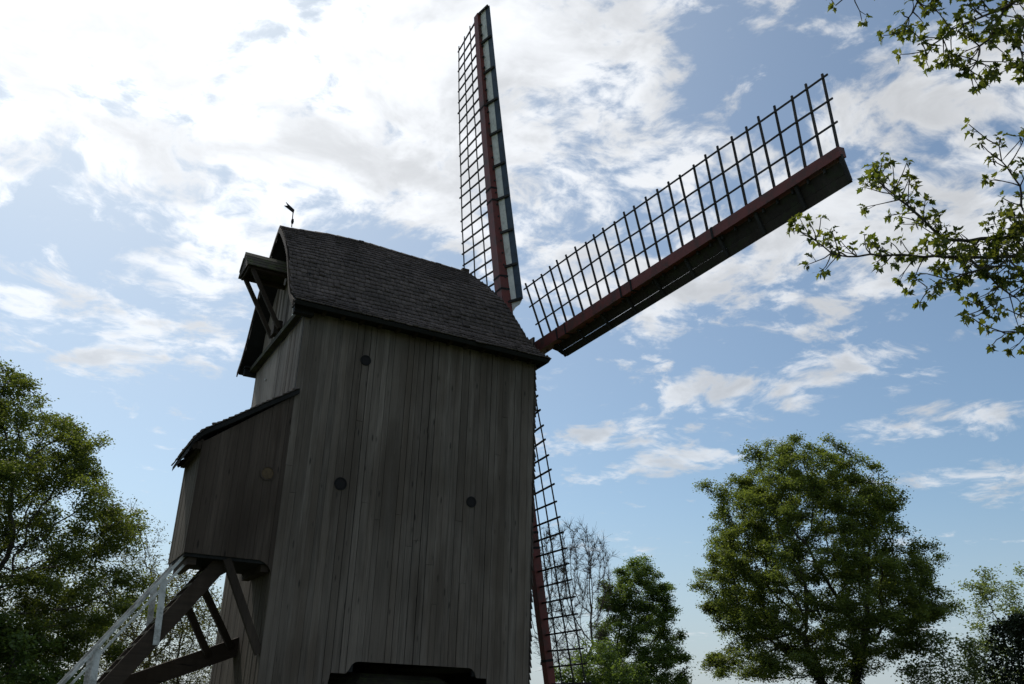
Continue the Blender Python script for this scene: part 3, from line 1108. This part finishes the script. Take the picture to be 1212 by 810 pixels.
def grow(seed, attract, trunk, step, infl, kill, iters=140, jitter=.18, droop=0.0):
    """space colonisation: nodes and parents reaching into a cloud of points"""
    r = np.random.default_rng(seed)
    P = [np.asarray(p, float) for p in trunk[0]]
    par = list(trunk[1])
    A = attract.copy()
    near = np.full(len(A), 1e9)
    own = np.zeros(len(A), int)
    def upd(i0):
        nonlocal near, own
        N = np.array(P[i0:])
        for s in range(0, len(N), 256):
            d = np.linalg.norm(A[:, None] - N[None, s:s + 256], axis=2)
            j = d.argmin(1)
            dm = d[np.arange(len(A)), j]
            b = dm < near
            near[b] = dm[b]
            own[b] = j[b] + i0 + s
    upd(0)
    for it in range(iters):
        act = near < infl
        if not act.any():
            infl *= 1.5
            if infl > 60: break
            continue
        idx = own[act]
        arr = np.array(P)
        v = A[act] - arr[idx]
        v /= np.linalg.norm(v, axis=1)[:, None] + 1e-9
        uq, inv = np.unique(idx, return_inverse=True)
        acc = np.zeros((len(uq), 3))
        np.add.at(acc, inv, v)
        acc /= np.linalg.norm(acc, axis=1)[:, None] + 1e-9
        acc += r.normal(0, jitter, acc.shape)
        acc[:, 2] -= droop
        acc /= np.linalg.norm(acc, axis=1)[:, None] + 1e-9
        i0 = len(P)
        for u_, d_ in zip(uq, acc):
            P.append(arr[u_] + d_ * step)
            par.append(int(u_))
        upd(i0)
        keep = near > kill
        A, near, own = A[keep], near[keep], own[keep]
        if len(A) == 0 or len(P) > 9000: break
    return np.array(P), np.array(par)


def radii(par, tip, expo, cap):
    n = len(par)
    acc = np.zeros(n)
    ch = np.zeros(n, int)
    for i in range(n - 1, -1, -1):
        if ch[i] == 0: acc[i] = tip ** expo
        if par[i] >= 0:
            acc[par[i]] += acc[i]
            ch[par[i]] += 1
    rad = np.minimum(acc ** (1 / expo), cap)
    return rad, ch


def branch_mesh(P, par, rad, sides=5):
    n = len(P)
    d = np.zeros((n, 3)); d[:, 2] = 1
    has = par >= 0
    d[has] = P[has] - P[par[has]]
    d /= np.linalg.norm(d, axis=1)[:, None] + 1e-9
    main = np.full(n, -1)
    order = np.argsort(rad)
    for i in order:
        if par[i] >= 0: main[par[i]] = i
    idx = np.nonzero(has)[0]
    pi = par[idx]
    ismain = main[pi] == idx
    db = np.where(ismain[:, None], d[pi], d[idx])
    rb = np.where(ismain, rad[pi], np.minimum(rad[idx] * 1.25, rad[pi]))
    def ringv(pos, dr, r):
        ref = np.where(np.abs(dr[:, :1]) < .9, np.array([[1., 0, 0]]), np.array([[0, 1., 0]]))
        a = np.cross(dr, ref); a /= np.linalg.norm(a, axis=1)[:, None]
        b = np.cross(dr, a)
        th = np.arange(sides) * 2 * math.pi / sides
        return pos[:, None] + r[:, None, None] * (a[:, None] * np.cos(th)[None, :, None] + b[:, None] * np.sin(th)[None, :, None])
    v0 = ringv(P[pi], db, rb)
    v1 = ringv(P[idx], d[idx], rad[idx])
    m = len(idx)
    V = np.concatenate([v0, v1], 1).reshape(-1, 3)
    base = np.arange(m)[:, None] * 2 * sides
    k = np.arange(sides)[None]
    k2 = (k + 1) % sides
    F = np.stack([base + k, base + k2, base + sides + k2, base + sides + k], -1).reshape(-1, 4)
    return V, F


def leaf_quads(C, size, r, flat=.5, aspect=.75, hang=0.0):
    """folded leaves at points C"""
    n = len(C)
    nrm = r.normal(0, 1, (n, 3))
    nrm[:, 2] = np.abs(nrm[:, 2]) + flat * 2
    nrm /= np.linalg.norm(nrm, axis=1)[:, None]
    a = r.normal(0, 1, (n, 3))
    a[:, 2] -= hang
    a -= nrm * (a * nrm).sum(1)[:, None]
    a /= np.linalg.norm(a, axis=1)[:, None]
    b = np.cross(nrm, a)
    s = (size * r.uniform(.6, 1.25, n))[:, None]
    fold = s * r.uniform(.05, .25, (n, 1))
    V = np.stack([C - a * s * .5, C + b * s * aspect * .5 + nrm * fold, C + a * s * .5, C - b * s * aspect * .5 + nrm * fold], 1).reshape(-1, 3)
    F = np.arange(4 * n).reshape(-1, 4)
    return V, F


def crown_points(rows, D, n, r, shell=.55, depth=1.0, clumpy=0.0):
    """points inside a crown whose outline is given as (row, left, right) pixels, D metres ahead"""
    pts = [(at_plane((a + b) / 2, y_, D)[2], ((at_plane(a, y_, D) - CAM) @ LAT), ((at_plane(b, y_, D) - CAM) @ LAT)) for (y_, a, b) in rows]
    pts.sort()
    zs = np.array([p[0] for p in pts]); lf = np.array([p[1] for p in pts]); rt = np.array([p[2] for p in pts])
    z = r.uniform(zs[0], zs[-1], n * 3)
    l, q = np.interp(z, zs, lf), np.interp(z, zs, rt)
    wdt = (q - l) / 2
    keep = r.uniform(0, 1, len(z)) < (wdt / wdt.max()) ** 1.5
    z, l, q, wdt = z[keep], l[keep], q[keep], wdt[keep]
    th = r.uniform(0, 2 * math.pi, len(z))
    rad = r.uniform(0, 1, len(z)) ** (.5 * (1 - shell) + .12)
    c = (l + q) / 2
    lat = c + wdt * rad * np.cos(th)
    dep = wdt.mean() * .35 + wdt * .65
    dp = dep * depth * rad * np.sin(th)
    X = CAM + LAT * lat[:, None] + FWD * (D + dp)[:, None]
    X[:, 2] = z
    X = X[:n]
    if clumpy > 0:
        kc = max(12, n // 16)
        cen_ = X[r.choice(len(X), kc)]
        sig = clumpy * r.uniform(.6, 1.3, kc)
        pick = r.integers(0, kc, len(X))
        Y = cen_[pick] + r.normal(0, 1, (len(X), 3)) * sig[pick][:, None] * np.array([1, 1, .6])
        X = np.where((r.uniform(0, 1, len(X)) < .62)[:, None], Y, X)
    return X


def tree(name, label, cat, rows, D, trunk_px, seed, natt, leafn, leafs, lmat, bark='bark', group=None, step=.38, infl=3.2, kill=.75, tip=.011,
         expo=2.25, cap=.55, fork=0.35, stems=1, clump=.30, shell=.55, lean=0.0, flat=.5, ivy=None, crown_kind='crown', twigs=0, depth=1.0, clear=None, open_=.5, jit=.18, droop=0.0, clumpy=.5):
    r = np.random.default_rng(seed)
    A = crown_points(rows, D, natt, r, shell, depth, clumpy)
    zc0 = A[:, 2].min()
    ztop = A[:, 2].max()
    root = at_plane(trunk_px, 800, D)
    root[2] = float(ground_z(root[0], root[1]))
    tip_z = zc0 + (ztop - zc0) * fork
    P, par = [], []
    if clear is not None: zst = clear
    for s in range(stems):
        off = (LAT * r.normal(0, .35) + FWD * r.normal(0, .3)) if stems > 1 else np.zeros(3)
        p = root + off * .5
        nst = max(2, int((tip_z - root[2]) / step))
        dv = np.array([0, 0, 1.0]) + off * .35 + LAT * lean
        prev = -1
        for i in range(nst + 1):
            if s > 0 and i == 0: prev = -1
            P.append(p.copy()); par.append(prev)
            prev = len(P) - 1
            dv = dv + r.normal(0, .05, 3); dv[2] = max(dv[2], .6)
            p = p + unit(dv) * step
    P, par = grow(seed + 1, A, (P, par), step, infl, kill, jitter=jit, droop=droop)
    rad, ch = radii(par, tip, expo, cap)
    # flare at the foot
    hgt = P[:, 2] - root[2]
    rad = rad * np.where(hgt < 1.0, 1 + .5 * (1 - hgt), 1.0)
    t = empty(name, tuple(root))
    tag(t, label, cat, group)
    if twigs:
        # fine twigs off the outer nodes
        tn = np.nonzero(rad < tip * 2.2)[0]
        ex = r.choice(tn, size=twigs)
        dd = P[ex] - P[par[ex]]
        dd /= np.linalg.norm(dd, axis=1)[:, None] + 1e-9
        dd = dd + r.normal(0, .55, dd.shape) + np.array([0, 0, .25])
        dd /= np.linalg.norm(dd, axis=1)[:, None]
        ln = r.uniform(.25, .7, (twigs, 1))
        mid = P[ex] + dd * ln * .5
        d2 = dd + r.normal(0, .25, dd.shape)
        end = mid + d2 * ln * .5
        n0 = len(P)
        P = np.concatenate([P, mid, end])
        par = np.concatenate([par, ex, np.arange(n0, n0 + twigs)])
        rad = np.concatenate([rad, np.full(twigs, tip * .75), np.full(twigs, tip * .4)])
    V, F = branch_mesh(P, par, rad)
    tr = nmesh('trunk', V, F, M[bark], t)
    tr.data.polygons.foreach_set('use_smooth', [True] * len(tr.data.polygons))
    if leafn:
        thin = np.nonzero((rad < tip * 2.6) & (P[:, 2] > zc0 - .6))[0]
        axd = np.linalg.norm((P[thin] - root)[:, :2], axis=1)
        hh = (P[thin, 2] - zc0) / (ztop - zc0)
        wgt = r.uniform(.1, 1, len(thin)) ** 1.5 * (open_ + (1 - open_) * np.clip((axd / np.percentile(axd, 90)) ** 1.5 + np.clip(hh - .45, 0, 1) * 1.6, 0, 1))
        pick = r.choice(thin, size=leafn, p=wgt / wgt.sum())
        sp = r.normal(0, clump, (leafn, 3)) * np.array([1, 1, .62])
        C = P[pick] + sp
        V, F = leaf_quads(C, leafs, r, flat)
        tone = (np.repeat(r.uniform(0, 1, leafn) * .6, 4) + np.repeat((np.sin(pick * 12.9898) * .5 + .5) * .4, 4))
        cr = nmesh(crown_kind, V, F, lmat, t, attr=tone)
        tag(cr, kind='stuff')
    if ivy:
        z0, z1, cnt, rr_ = ivy
        trn = np.nonzero((P[:, 2] > z0) & (P[:, 2] < z1) & (rad > .06))[0]
        pick = r.choice(trn, size=cnt)
        sp = r.normal(0, 1, (cnt, 3)); sp /= np.linalg.norm(sp, axis=1)[:, None]
        C = P[pick] + sp * (rad[pick] + r.uniform(0, rr_, cnt))[:, None] + np.array([0, 0, 1]) * r.uniform(-.3, .3, (cnt, 1))
        V, F = leaf_quads(C, .13, r, .1)
        tag(nmesh('ivy', V, F, M_IVY, t, attr=np.repeat(r.uniform(0, 1, cnt), 4)), kind='stuff')
    return t


LEAF_OAK = leaf_mat('maple_leaf_dark', (.068, .096, .031), (.125, .155, .045), .49, 1.35)
LEAF_SYC = leaf_mat('sycamore_leaf', (.086, .122, .040), (.150, .186, .058), .52, 1.4)
LEAF_MID = leaf_mat('fresh_leaf', (.082, .130, .046), (.150, .215, .070), .50, 1.2)
LEAF_PALE = leaf_mat('pale_leaf', (.110, .150, .070), (.170, .215, .105), .50, 1.2)
LEAF_OLIVE = leaf_mat('olive_leaf', (.070, .078, .022), (.120, .120, .034), .45, 1.3)
LEAF_NEAR = leaf_mat('young_maple_leaf', (.060, .085, .022), (.135, .155, .038), .50, 1.35)
LEAF_YEW = leaf_mat('yew_leaf', (.012, .020, .010), (.030, .042, .018), .10, 1.0)
M_IVY = leaf_mat('ivy_leaf', (.016, .026, .010), (.030, .044, .016), .15, 1.0)

tree('maple_tree', 'broad dark green tree with spreading limbs beside the stair side of the mill', 'tree',
     [(430, -70, 5), (450, -130, 42), (475, -170, 78), (500, -200, 102), (525, -220, 108), (545, -240, 108), (570, -250, 148), (600, -255, 166), (618, -255, 150), (640, -250, 118),
      (665, -250, 140), (700, -240, 148), (735, -220, 140), (770, -200, 112), (810, -140, 70)], 36, -45, 21, 2700, 270000, .115, LEAF_OAK, fork=.30, infl=3.0, kill=.40, clump=.21, clumpy=.45, cap=.42)
tree('sycamore_tree', 'large rounded sycamore with forked ivy-clad trunks standing alone in the meadow', 'tree',
     [(527, 915, 950), (540, 888, 1005), (558, 870, 1030), (580, 862, 1040), (610, 846, 1055), (645, 838, 1080), (675, 824, 1100), (690, 820, 1104), (705, 834, 1098), (728, 832, 1116), (745, 848, 1112),
      (760, 866, 1085), (775, 860, 1062), (792, 845, 1035), (806, 845, 1010)], 48, 985, 35, 3400, 290000, .115, LEAF_SYC, stems=2, fork=.22, infl=3.2, kill=.40, clump=.20, open_=.42, clumpy=.40, expo=2.12, cap=.40,
     ivy=(1.0, 6.5, 9000, .22))
tree('lime_tree', 'upright oval fresh green tree beside the bare tree', 'tree',
     [(654, 750, 766), (668, 736, 776), (690, 718, 790), (715, 708, 802), (745, 700, 808), (775, 697, 816), (800, 694, 820), (830, 698, 820)], 58, 757, 44, 1600, 80000, .125, LEAF_MID, infl=3, kill=.45, clump=.20, shell=.2, clumpy=.22, fork=.5, cap=.25)
tree('bare_tree', 'leafless tree of fine grey twigs behind the hanging sail', 'tree',
     [(624, 650, 700), (642, 634, 720), (668, 622, 728), (705, 616, 724), (745, 622, 714), (780, 636, 700), (800, 648, 692)], 55, 672, 53, 2200, 0, .1, None, bark='twig', infl=2.6, kill=.42, fork=.25, tip=.0085, expo=2.1, cap=.2, twigs=5000, step=.30, stems=2, jit=.09, droop=-.25, clumpy=.25, shell=.1)
tree('field_maple_bush', 'low bushy green tree at the foot of the bare tree', 'tree',
     [(766, 700, 725), (782, 682, 745), (800, 676, 765), (840, 676, 770), (865, 685, 760)], 50, 718, 61, 500, 16000, .16, LEAF_MID, infl=2.5, kill=.6, fork=.2, cap=.12, clump=.25)
tree('hawthorn_tree', 'small loose pale green tree between the sycamore and the dark hedge', 'tree',
     [(744, 1104, 1124), (760, 1084, 1140), (780, 1070, 1160), (805, 1062, 1172), (840, 1062, 1178), (870, 1075, 1165)], 45, 1116, 72, 600, 11000, .14, LEAF_PALE, infl=2.5, kill=.6, fork=.2, cap=.12, clump=.26, stems=2)
tree('ash_tree', 'open pale green tree rising behind the dark clipped hedge', 'tree',
     [(662, 1160, 1192), (680, 1146, 1225), (700, 1138, 1245), (722, 1136, 1262), (745, 1130, 1270), (770, 1138, 1275), (800, 1150, 1270), (830, 1160, 1260)], 52, 1205, 83, 650, 14000, .15, LEAF_PALE, infl=3, kill=.7, fork=.35, cap=.2, clump=.24)
tree('young_oak', 'thin twiggy tree with sparse olive leaves behind the staircase', 'tree',
     [(612, 142, 160), (640, 130, 180), (670, 112, 200), (705, 108, 228), (740, 112, 240), (780, 120, 245), (820, 130, 240)], 50, 175, 91, 1000, 9000, .12, LEAF_OLIVE, bark='twig', infl=2.6, kill=.5, fork=.25, tip=.010, expo=2.05, cap=.16, twigs=1500, clump=.25, stems=2, group=None)
tree('willow_tree', 'sparse olive-leaved tree with many stems seen beneath the porch', 'tree',
     [(672, 196, 236), (695, 188, 262), (720, 186, 282), (750, 192, 292), (790, 190, 290), (825, 200, 285)], 47, 238, 97, 800, 8500, .12, LEAF_OLIVE, bark='twig', infl=2.5, kill=.5, fork=.2, tip=.010, expo=2.05, cap=.14, twigs=900, clump=.24, stems=2)
tree('hazel_tree', 'thin many-stemmed tree with scattered olive leaves under the big dark tree', 'tree',
     [(660, 40, 90), (690, 20, 130), (720, 5, 160), (755, 0, 170), (790, 0, 175), (830, 10, 160)], 44, 85, 103, 800, 10000, .12, LEAF_OLIVE, bark='twig', infl=2.5, kill=.5, fork=.2, tip=.010, expo=2.05, cap=.14, twigs=900, clump=.24, stems=3)
tree('elder_bush', 'rounded leafy bush below the spreading dark tree', 'tree',
     [(715, -30, 20), (740, -60, 45), (770, -80, 56), (800, -90, 66), (840, -90, 75)], 33, -10, 113, 500, 16000, .14, LEAF_MID, infl=2.2, kill=.55, fork=.2, cap=.12, clump=.22)

# the dark clipped yew: dense shell of small leaves round a trunk
r = np.random.default_rng(131)
yw = empty('yew_hedge', tuple(at_plane(1274, 780, 40) * np.array([1, 1, 0])))
tag(yw, 'dense almost black clipped yew with a flat top in front of the pale green tree', 'hedge')
base = np.array(yw.location)
top_z = at_plane(1200, 741, 40)[2]
half = (at_plane(1340, 780, 40) - at_plane(1190, 780, 40)) @ LAT / 2
cen = at_plane(1274, 780, 40)
n = 42000
u_, v_, w_ = r.uniform(-1, 1, n), r.uniform(-1, 1, n), r.uniform(0, 1, n)
face = r.integers(0, 4, n)
lat_ = np.where(face < 2, np.where(face == 0, -1, 1) * r.uniform(.86, 1.03, n), u_)
dep_ = np.where((face == 2), -r.uniform(.84, 1.03, n), v_)
zz_ = np.where(face == 3, r.uniform(.94, 1.01, n), w_)
deep = np.where(r.uniform(0, 1, n) < .35, r.uniform(.35, 1, n), 1.0)
lat_, dep_ = lat_ * deep, dep_ * deep
bul = 1 + .05 * np.sin(zz_ * 9 + lat_ * 4) + .05 * np.sin(lat_ * 11 + dep_ * 7) + .035 * np.sin(zz_ * 23 + dep_ * 13) - .10 * np.clip(zz_ - .85, 0, 1) / .15
C = np.array([cen[0], cen[1], 0]) + LAT * (lat_ * half * bul)[:, None] + FWD * (dep_ * half * .8 * bul)[:, None]
C[:, 2] = zz_ * top_z * (1 + .03 * np.sin(lat_ * 7 + 1) + .02 * np.sin(lat_ * 17 + dep_ * 9) + r.normal(0, .014, n)) + .1
V, F = leaf_quads(C, .15, r, .1)
tag(nmesh('crown', V, F, LEAF_YEW, yw, attr=np.repeat(r.uniform(0, 1, n), 4)), kind='stuff')
cv = []
for (zz, rr) in ((0, .34), (.4, .24), (1.8, .18), (top_z * .9, .05)):
    cv += [(cen[0] + rr * math.cos(a), cen[1] + rr * math.sin(a), zz) for a in np.arange(8) * math.pi / 4]
mesh('trunk', cv, [(8 * i + k, 8 * i + (k + 1) % 8, 8 * i + 8 + (k + 1) % 8, 8 * i + 8 + k) for i in range(3) for k in range(8)], M['bark'], yw, smooth=True)


# ------------------------------------------------------------------ the near maple whose limbs hang into the view
near = np.array([7.4, -17.2, 0.0])
near[2] = float(ground_z(near[0], near[1]))
nt = empty('overhanging_maple', tuple(near))
tag(nt, 'near maple whose thin limbs with young leaves hang in from the side', 'tree')
NP, NPAR, NRAD = [], [], []


def add_node(p, par_, rad_):
    NP.append(np.asarray(p, float)); NPAR.append(par_); NRAD.append(rad_)
    return len(NP) - 1


def at_dist(px, py, dist):
    return CAM + pdir(px, py) * dist


prev = -1
tk = []
for i in range(22):
    zz = near[2] + i * .5
    prev = add_node(near * np.array([1, 1, 0]) + np.array([.12 * math.sin(i * .6), .10 * math.cos(i * .5), zz]), prev, .26 - i * .009)
    tk.append(prev)


def unit_rows(a):
    return a / np.linalg.norm(a, axis=1)[:, None]


def limb(start, pts, r0, r1):
    """limb through (pixel, pixel, distance) points, smoothed; returns node ids"""
    ctrl = [NP[start]] + [at_dist(*p) if len(p) == 3 else np.array(p) for p in pts]
    ctrl = np.array(ctrl)
    ids = []
    seglen = np.linalg.norm(np.diff(ctrl, axis=0), axis=1)
    tt = np.concatenate([[0], np.cumsum(seglen)])
    m = max(4, int(tt[-1] / .10))
    ts = np.linspace(0, tt[-1], m + 1)
    # Catmull-Rom through the control points
    out = []
    for t in ts[1:]:
        i = min(len(tt) - 2, int(np.searchsorted(tt, t) - 1)); i = max(i, 0)
        s = (t - tt[i]) / (tt[i + 1] - tt[i])
        p0, p1, p2, p3 = ctrl[max(i - 1, 0)], ctrl[i], ctrl[i + 1], ctrl[min(i + 2, len(ctrl) - 1)]
        out.append(.5 * ((2 * p1) + (-p0 + p2) * s + (2 * p0 - 5 * p1 + 4 * p2 - p3) * s * s + (-p0 + 3 * p1 - 3 * p2 + p3) * s ** 3))
    pv_ = start
    for k, p in enumerate(out):
        p = p + rng.normal(0, .008, 3)
        rad_ = r0 + (r1 - r0) * (k + 1) / len(out)
        pv_ = add_node(p, pv_, rad_)
        ids.append(pv_)
    return ids


def nearest(ids, px, py):
    best, bi = 1e9, ids[0]
    for i in ids:
        d = NP[i] - CAM
        z_ = d @ _f
        x_, y_ = PW / 2 + FPX * (d @ _r) / z_, PH / 2 - FPX * (d @ _u) / z_
        e = (x_ - px) ** 2 + (y_ - py) ** 2
        if e < best: best, bi = e, i
    return bi


TIPS = []
la = limb(tk[13], [(1290, 312, 10.2), (1212, 305, 9.9), (1150, 305, 9.7), (1090, 303, 9.6), (1045, 302, 9.5), (1005, 305, 9.5), (985, 300, 9.4), (970, 290, 9.4), (958, 280, 9.3)], .055, .006)
lb = limb(nearest(la, 1290, 312), [(1240, 270, 10.3), (1212, 277, 10.1), (1165, 283, 10.0), (1120, 282, 9.9), (1095, 262, 9.8), (1070, 240, 9.8), (1052, 224, 9.7), (1040, 214, 9.7)], .035, .006)
lc = limb(nearest(la, 1240, 307), [(1212, 250, 9.6), (1205, 220, 9.6), (1192, 200, 9.5), (1184, 186, 9.5), (1182, 174, 9.5)], .020, .005)
ld = limb(nearest(la, 1150, 305), [(1170, 325, 9.5), (1190, 345, 9.4), (1200, 352, 9.4), (1180, 356, 9.3), (1168, 362, 9.3)], .013, .005)
le = limb(tk[11], [(1290, 370, 9.6), (1225, 394, 9.5), (1205, 394, 9.4), (1180, 392, 9.4), (1165, 386, 9.4)], .030, .005)
lf_ = limb(nearest(le, 1240, 390), [(1228, 340, 9.5), (1205, 320, 9.5), (1175, 315, 9.4), (1140, 325, 9.3), (1110, 338, 9.3), (1098, 342, 9.3)], .014, .005)
lg = limb(tk[17], [(1310, 30, 10.6), (1230, -10, 10.3), (1195, 5, 10.1), (1170, 18, 10.0), (1140, 28, 9.9), (1115, 45, 9.9), (1095, 60, 9.8)], .050, .006)
lh = limb(nearest(lg, 1188, 10), [(1175, 40, 9.9), (1160, 58, 9.8), (1158, 75, 9.8), (1150, 84, 9.8)], .014, .005)
li_ = limb(nearest(lg, 1240, -5), [(1215, 25, 10.2), (1208, 55, 10.0), (1208, 64, 9.9), (1210, 72, 9.9)], .016, .005)
lj = limb(tk[18], [(1300, -60, 10.8), (1200, -45, 10.5), (1110, -25, 10.3), (1085, 5, 10.2), (1075, 25, 10.1), (1070, 34, 10.1)], .035, .006)
lk = limb(nearest(lj, 1160, -38), [(1080, -40, 10.3), (1030, -25, 10.2), (1005, -5, 10.2), (988, 7, 10.2)], .018, .005)
limbs = [(la, 78), (lb, 80), (lc, 24), (ld, 20), (le, 10), (lf_, 30), (lg, 66), (lh, 28), (li_, 15), (lj, 56), (lk, 9)]
whorls = []
for ids, cnt in limbs:
    vis = [i for i in ids if (lambda d: PW / 2 + FPX * (d @ _r) / (d @ _f))(NP[i] - CAM) < 1330]
    whorls.append((ids[-1], NP[ids[-1]] - NP[NPAR[ids[-1]]]))
    for k in range(cnt):
        i = vis[int(len(vis) * (k + rng.uniform(0, 1)) / cnt) % len(vis)]
        d0 = unit(NP[i] - NP[NPAR[i]])
        sd_ = rng.normal(0, 1, 3)
        sd_ = unit(sd_ - d0 * (sd_ @ d0))
        d_ = unit(d0 * rng.uniform(.15, .9) + sd_ * rng.uniform(.6, 1.1) + np.array([0, 0, rng.uniform(-.1, .35)]))
        ln = rng.uniform(.10, .34)
        p = i
        ns = 3
        for s in range(ns):
            d_ = unit(d_ + rng.normal(0, .14, 3) + np.array([0, 0, .06]))
            p = add_node(NP[p] + d_ * ln / ns, p, max(.0028, .0055 - s * .001))
            if s == 1 and rng.uniform() < .5:
                q2 = add_node(NP[p] + unit(d_ + rng.normal(0, .7, 3)) * rng.uniform(.05, .13), p, .0028)
                whorls.append((q2, NP[q2] - NP[p]))
        whorls.append((p, d_))
# maple leaves: five-lobed blades, several to a whorl, unfolding and drooping; small hanging flower tassels
LOBE = [(0, .0), (.30, -.10), (.52, .12), (.34, .26), (.60, .50), (.30, .52), (.20, .70), (0, 1.0), (-.20, .70), (-.30, .52), (-.60, .50), (-.34, .26), (-.52, .12), (-.30, -.10)]
LV, LF, LA = [], [], []
for (i, d0) in whorls:
    c = NP[i]
    d0 = unit(d0)
    nl = rng.integers(4, 8)
    ph = rng.uniform(0, 6.28)
    ref = unit(np.cross(d0, rng.normal(0, 1, 3)))
    ref2 = np.cross(d0, ref)
    for k in range(nl):
        a = ph + k * 6.283 / nl + rng.normal(0, .25)
        outw = ref * math.cos(a) + ref2 * math.sin(a)
        ax_ = unit(outw * rng.uniform(.7, 1.2) + d0 * rng.uniform(.2, .9) + np.array([0, 0, rng.uniform(-.75, .05)]))
        nrm = unit(np.array([0, 0, 1.0]) * .9 + d0 * .5 + rng.normal(0, .45, 3))
        sx_ = np.cross(ax_, nrm)
        if np.linalg.norm(sx_) < .1: continue
        sx_ = unit(sx_)
        nrm = np.cross(sx_, ax_)
        s = rng.uniform(.036, .080)
        st0 = c + ax_ * rng.uniform(.012, .04)
        o = len(LV)
        cup = rng.uniform(-.1, .65)
        kink = rng.normal(0, .22)
        tone = rng.uniform(0, 1)
        LV.append(st0 + ax_ * s * .35)
        for (lx, ly) in LOBE:
            LV.append(st0 + ax_ * s * ly + sx_ * s * lx * .85 + nrm * s * (abs(lx) * cup - ly * ly * cup * .8 + lx * ly * kink))
        m_ = len(LOBE)
        for q in range(m_):
            LF.append((o, o + 1 + q, o + 1 + (q + 1) % m_))
        LA += [tone] * (m_ + 1)
    if rng.uniform() < .33:                         # tassel
        p = c.copy()
        for q in range(5):
            w_ = .007 + .004 * math.sin(q)
            o = len(LV)
            p2 = p + np.array([rng.normal(0, .004), rng.normal(0, .004), -.014])
            e1, e2 = LAT * w_, FWD * w_
            LV += [p, p2 + e1, p2 + e2, p2 - e1, p2 - e2, p2 + np.array([0, 0, -.010])]
            LF += [(o, o + 1, o + 2), (o, o + 2, o + 3), (o, o + 3, o + 4), (o, o + 4, o + 1), (o + 5, o + 2, o + 1), (o + 5, o + 3, o + 2), (o + 5, o + 4, o + 3), (o + 5, o + 1, o + 4)]
            LA += [.8] * 6
            p = p2
cc_ = near * np.array([1, 1, 0]) + np.array([.6, -.6, 9.6])  # rest of this maple's crown, added out of view to darken the lower wall
cl_ = cc_ + unit_rows(rng.normal(0, 1, (260, 3))) * rng.uniform(.35, 1, (260, 1)) * np.array([4.2, 4.2, 3.6])
cl_ = cl_[np.array([((p - CAM) @ _f < 1.0) or (PW / 2 + FPX * ((p - CAM) @ _r) / ((p - CAM) @ _f) > 1420) for p in cl_])]
tip_ids = []
for p in cl_:
    st_ = tk[min(21, max(9, int((p[2] - near[2]) / .5 * .75)))]
    a_ = NP[st_]
    q_ = st_
    for t_ in (.35, .7, 1.0):
        q_ = add_node(a_ + (p - a_) * t_ + np.array([0, 0, -.5 * t_ * (1 - t_)]) + rng.normal(0, .08, 3), q_, .05 * (1.08 - t_) + .006)
nl_ = 30000
C = cl_[rng.integers(0, len(cl_), nl_)] + rng.normal(0, .42, (nl_, 3))
ok_ = np.array([(d @ _f < 1.0) or (PW / 2 + FPX * (d @ _r) / (d @ _f) > 1300) for d in (C - CAM)])
V, F = leaf_quads(C[ok_], .10, rng, .4)
tag(nmesh('unseen_crown', V, F, LEAF_NEAR, nt, attr=np.repeat(rng.uniform(0, 1, int(ok_.sum())), 4)), kind='stuff')
V, F = branch_mesh(np.array(NP), np.array(NPAR), np.array(NRAD), 6)
tb = nmesh('trunk', V, F, M['bark'], nt)
tb.data.polygons.foreach_set('use_smooth', [True] * len(tb.data.polygons))
lv = nmesh('crown', np.array(LV), np.array(LF), LEAF_NEAR, nt, attr=LA, tris=True)
tag(lv, kind='stuff')
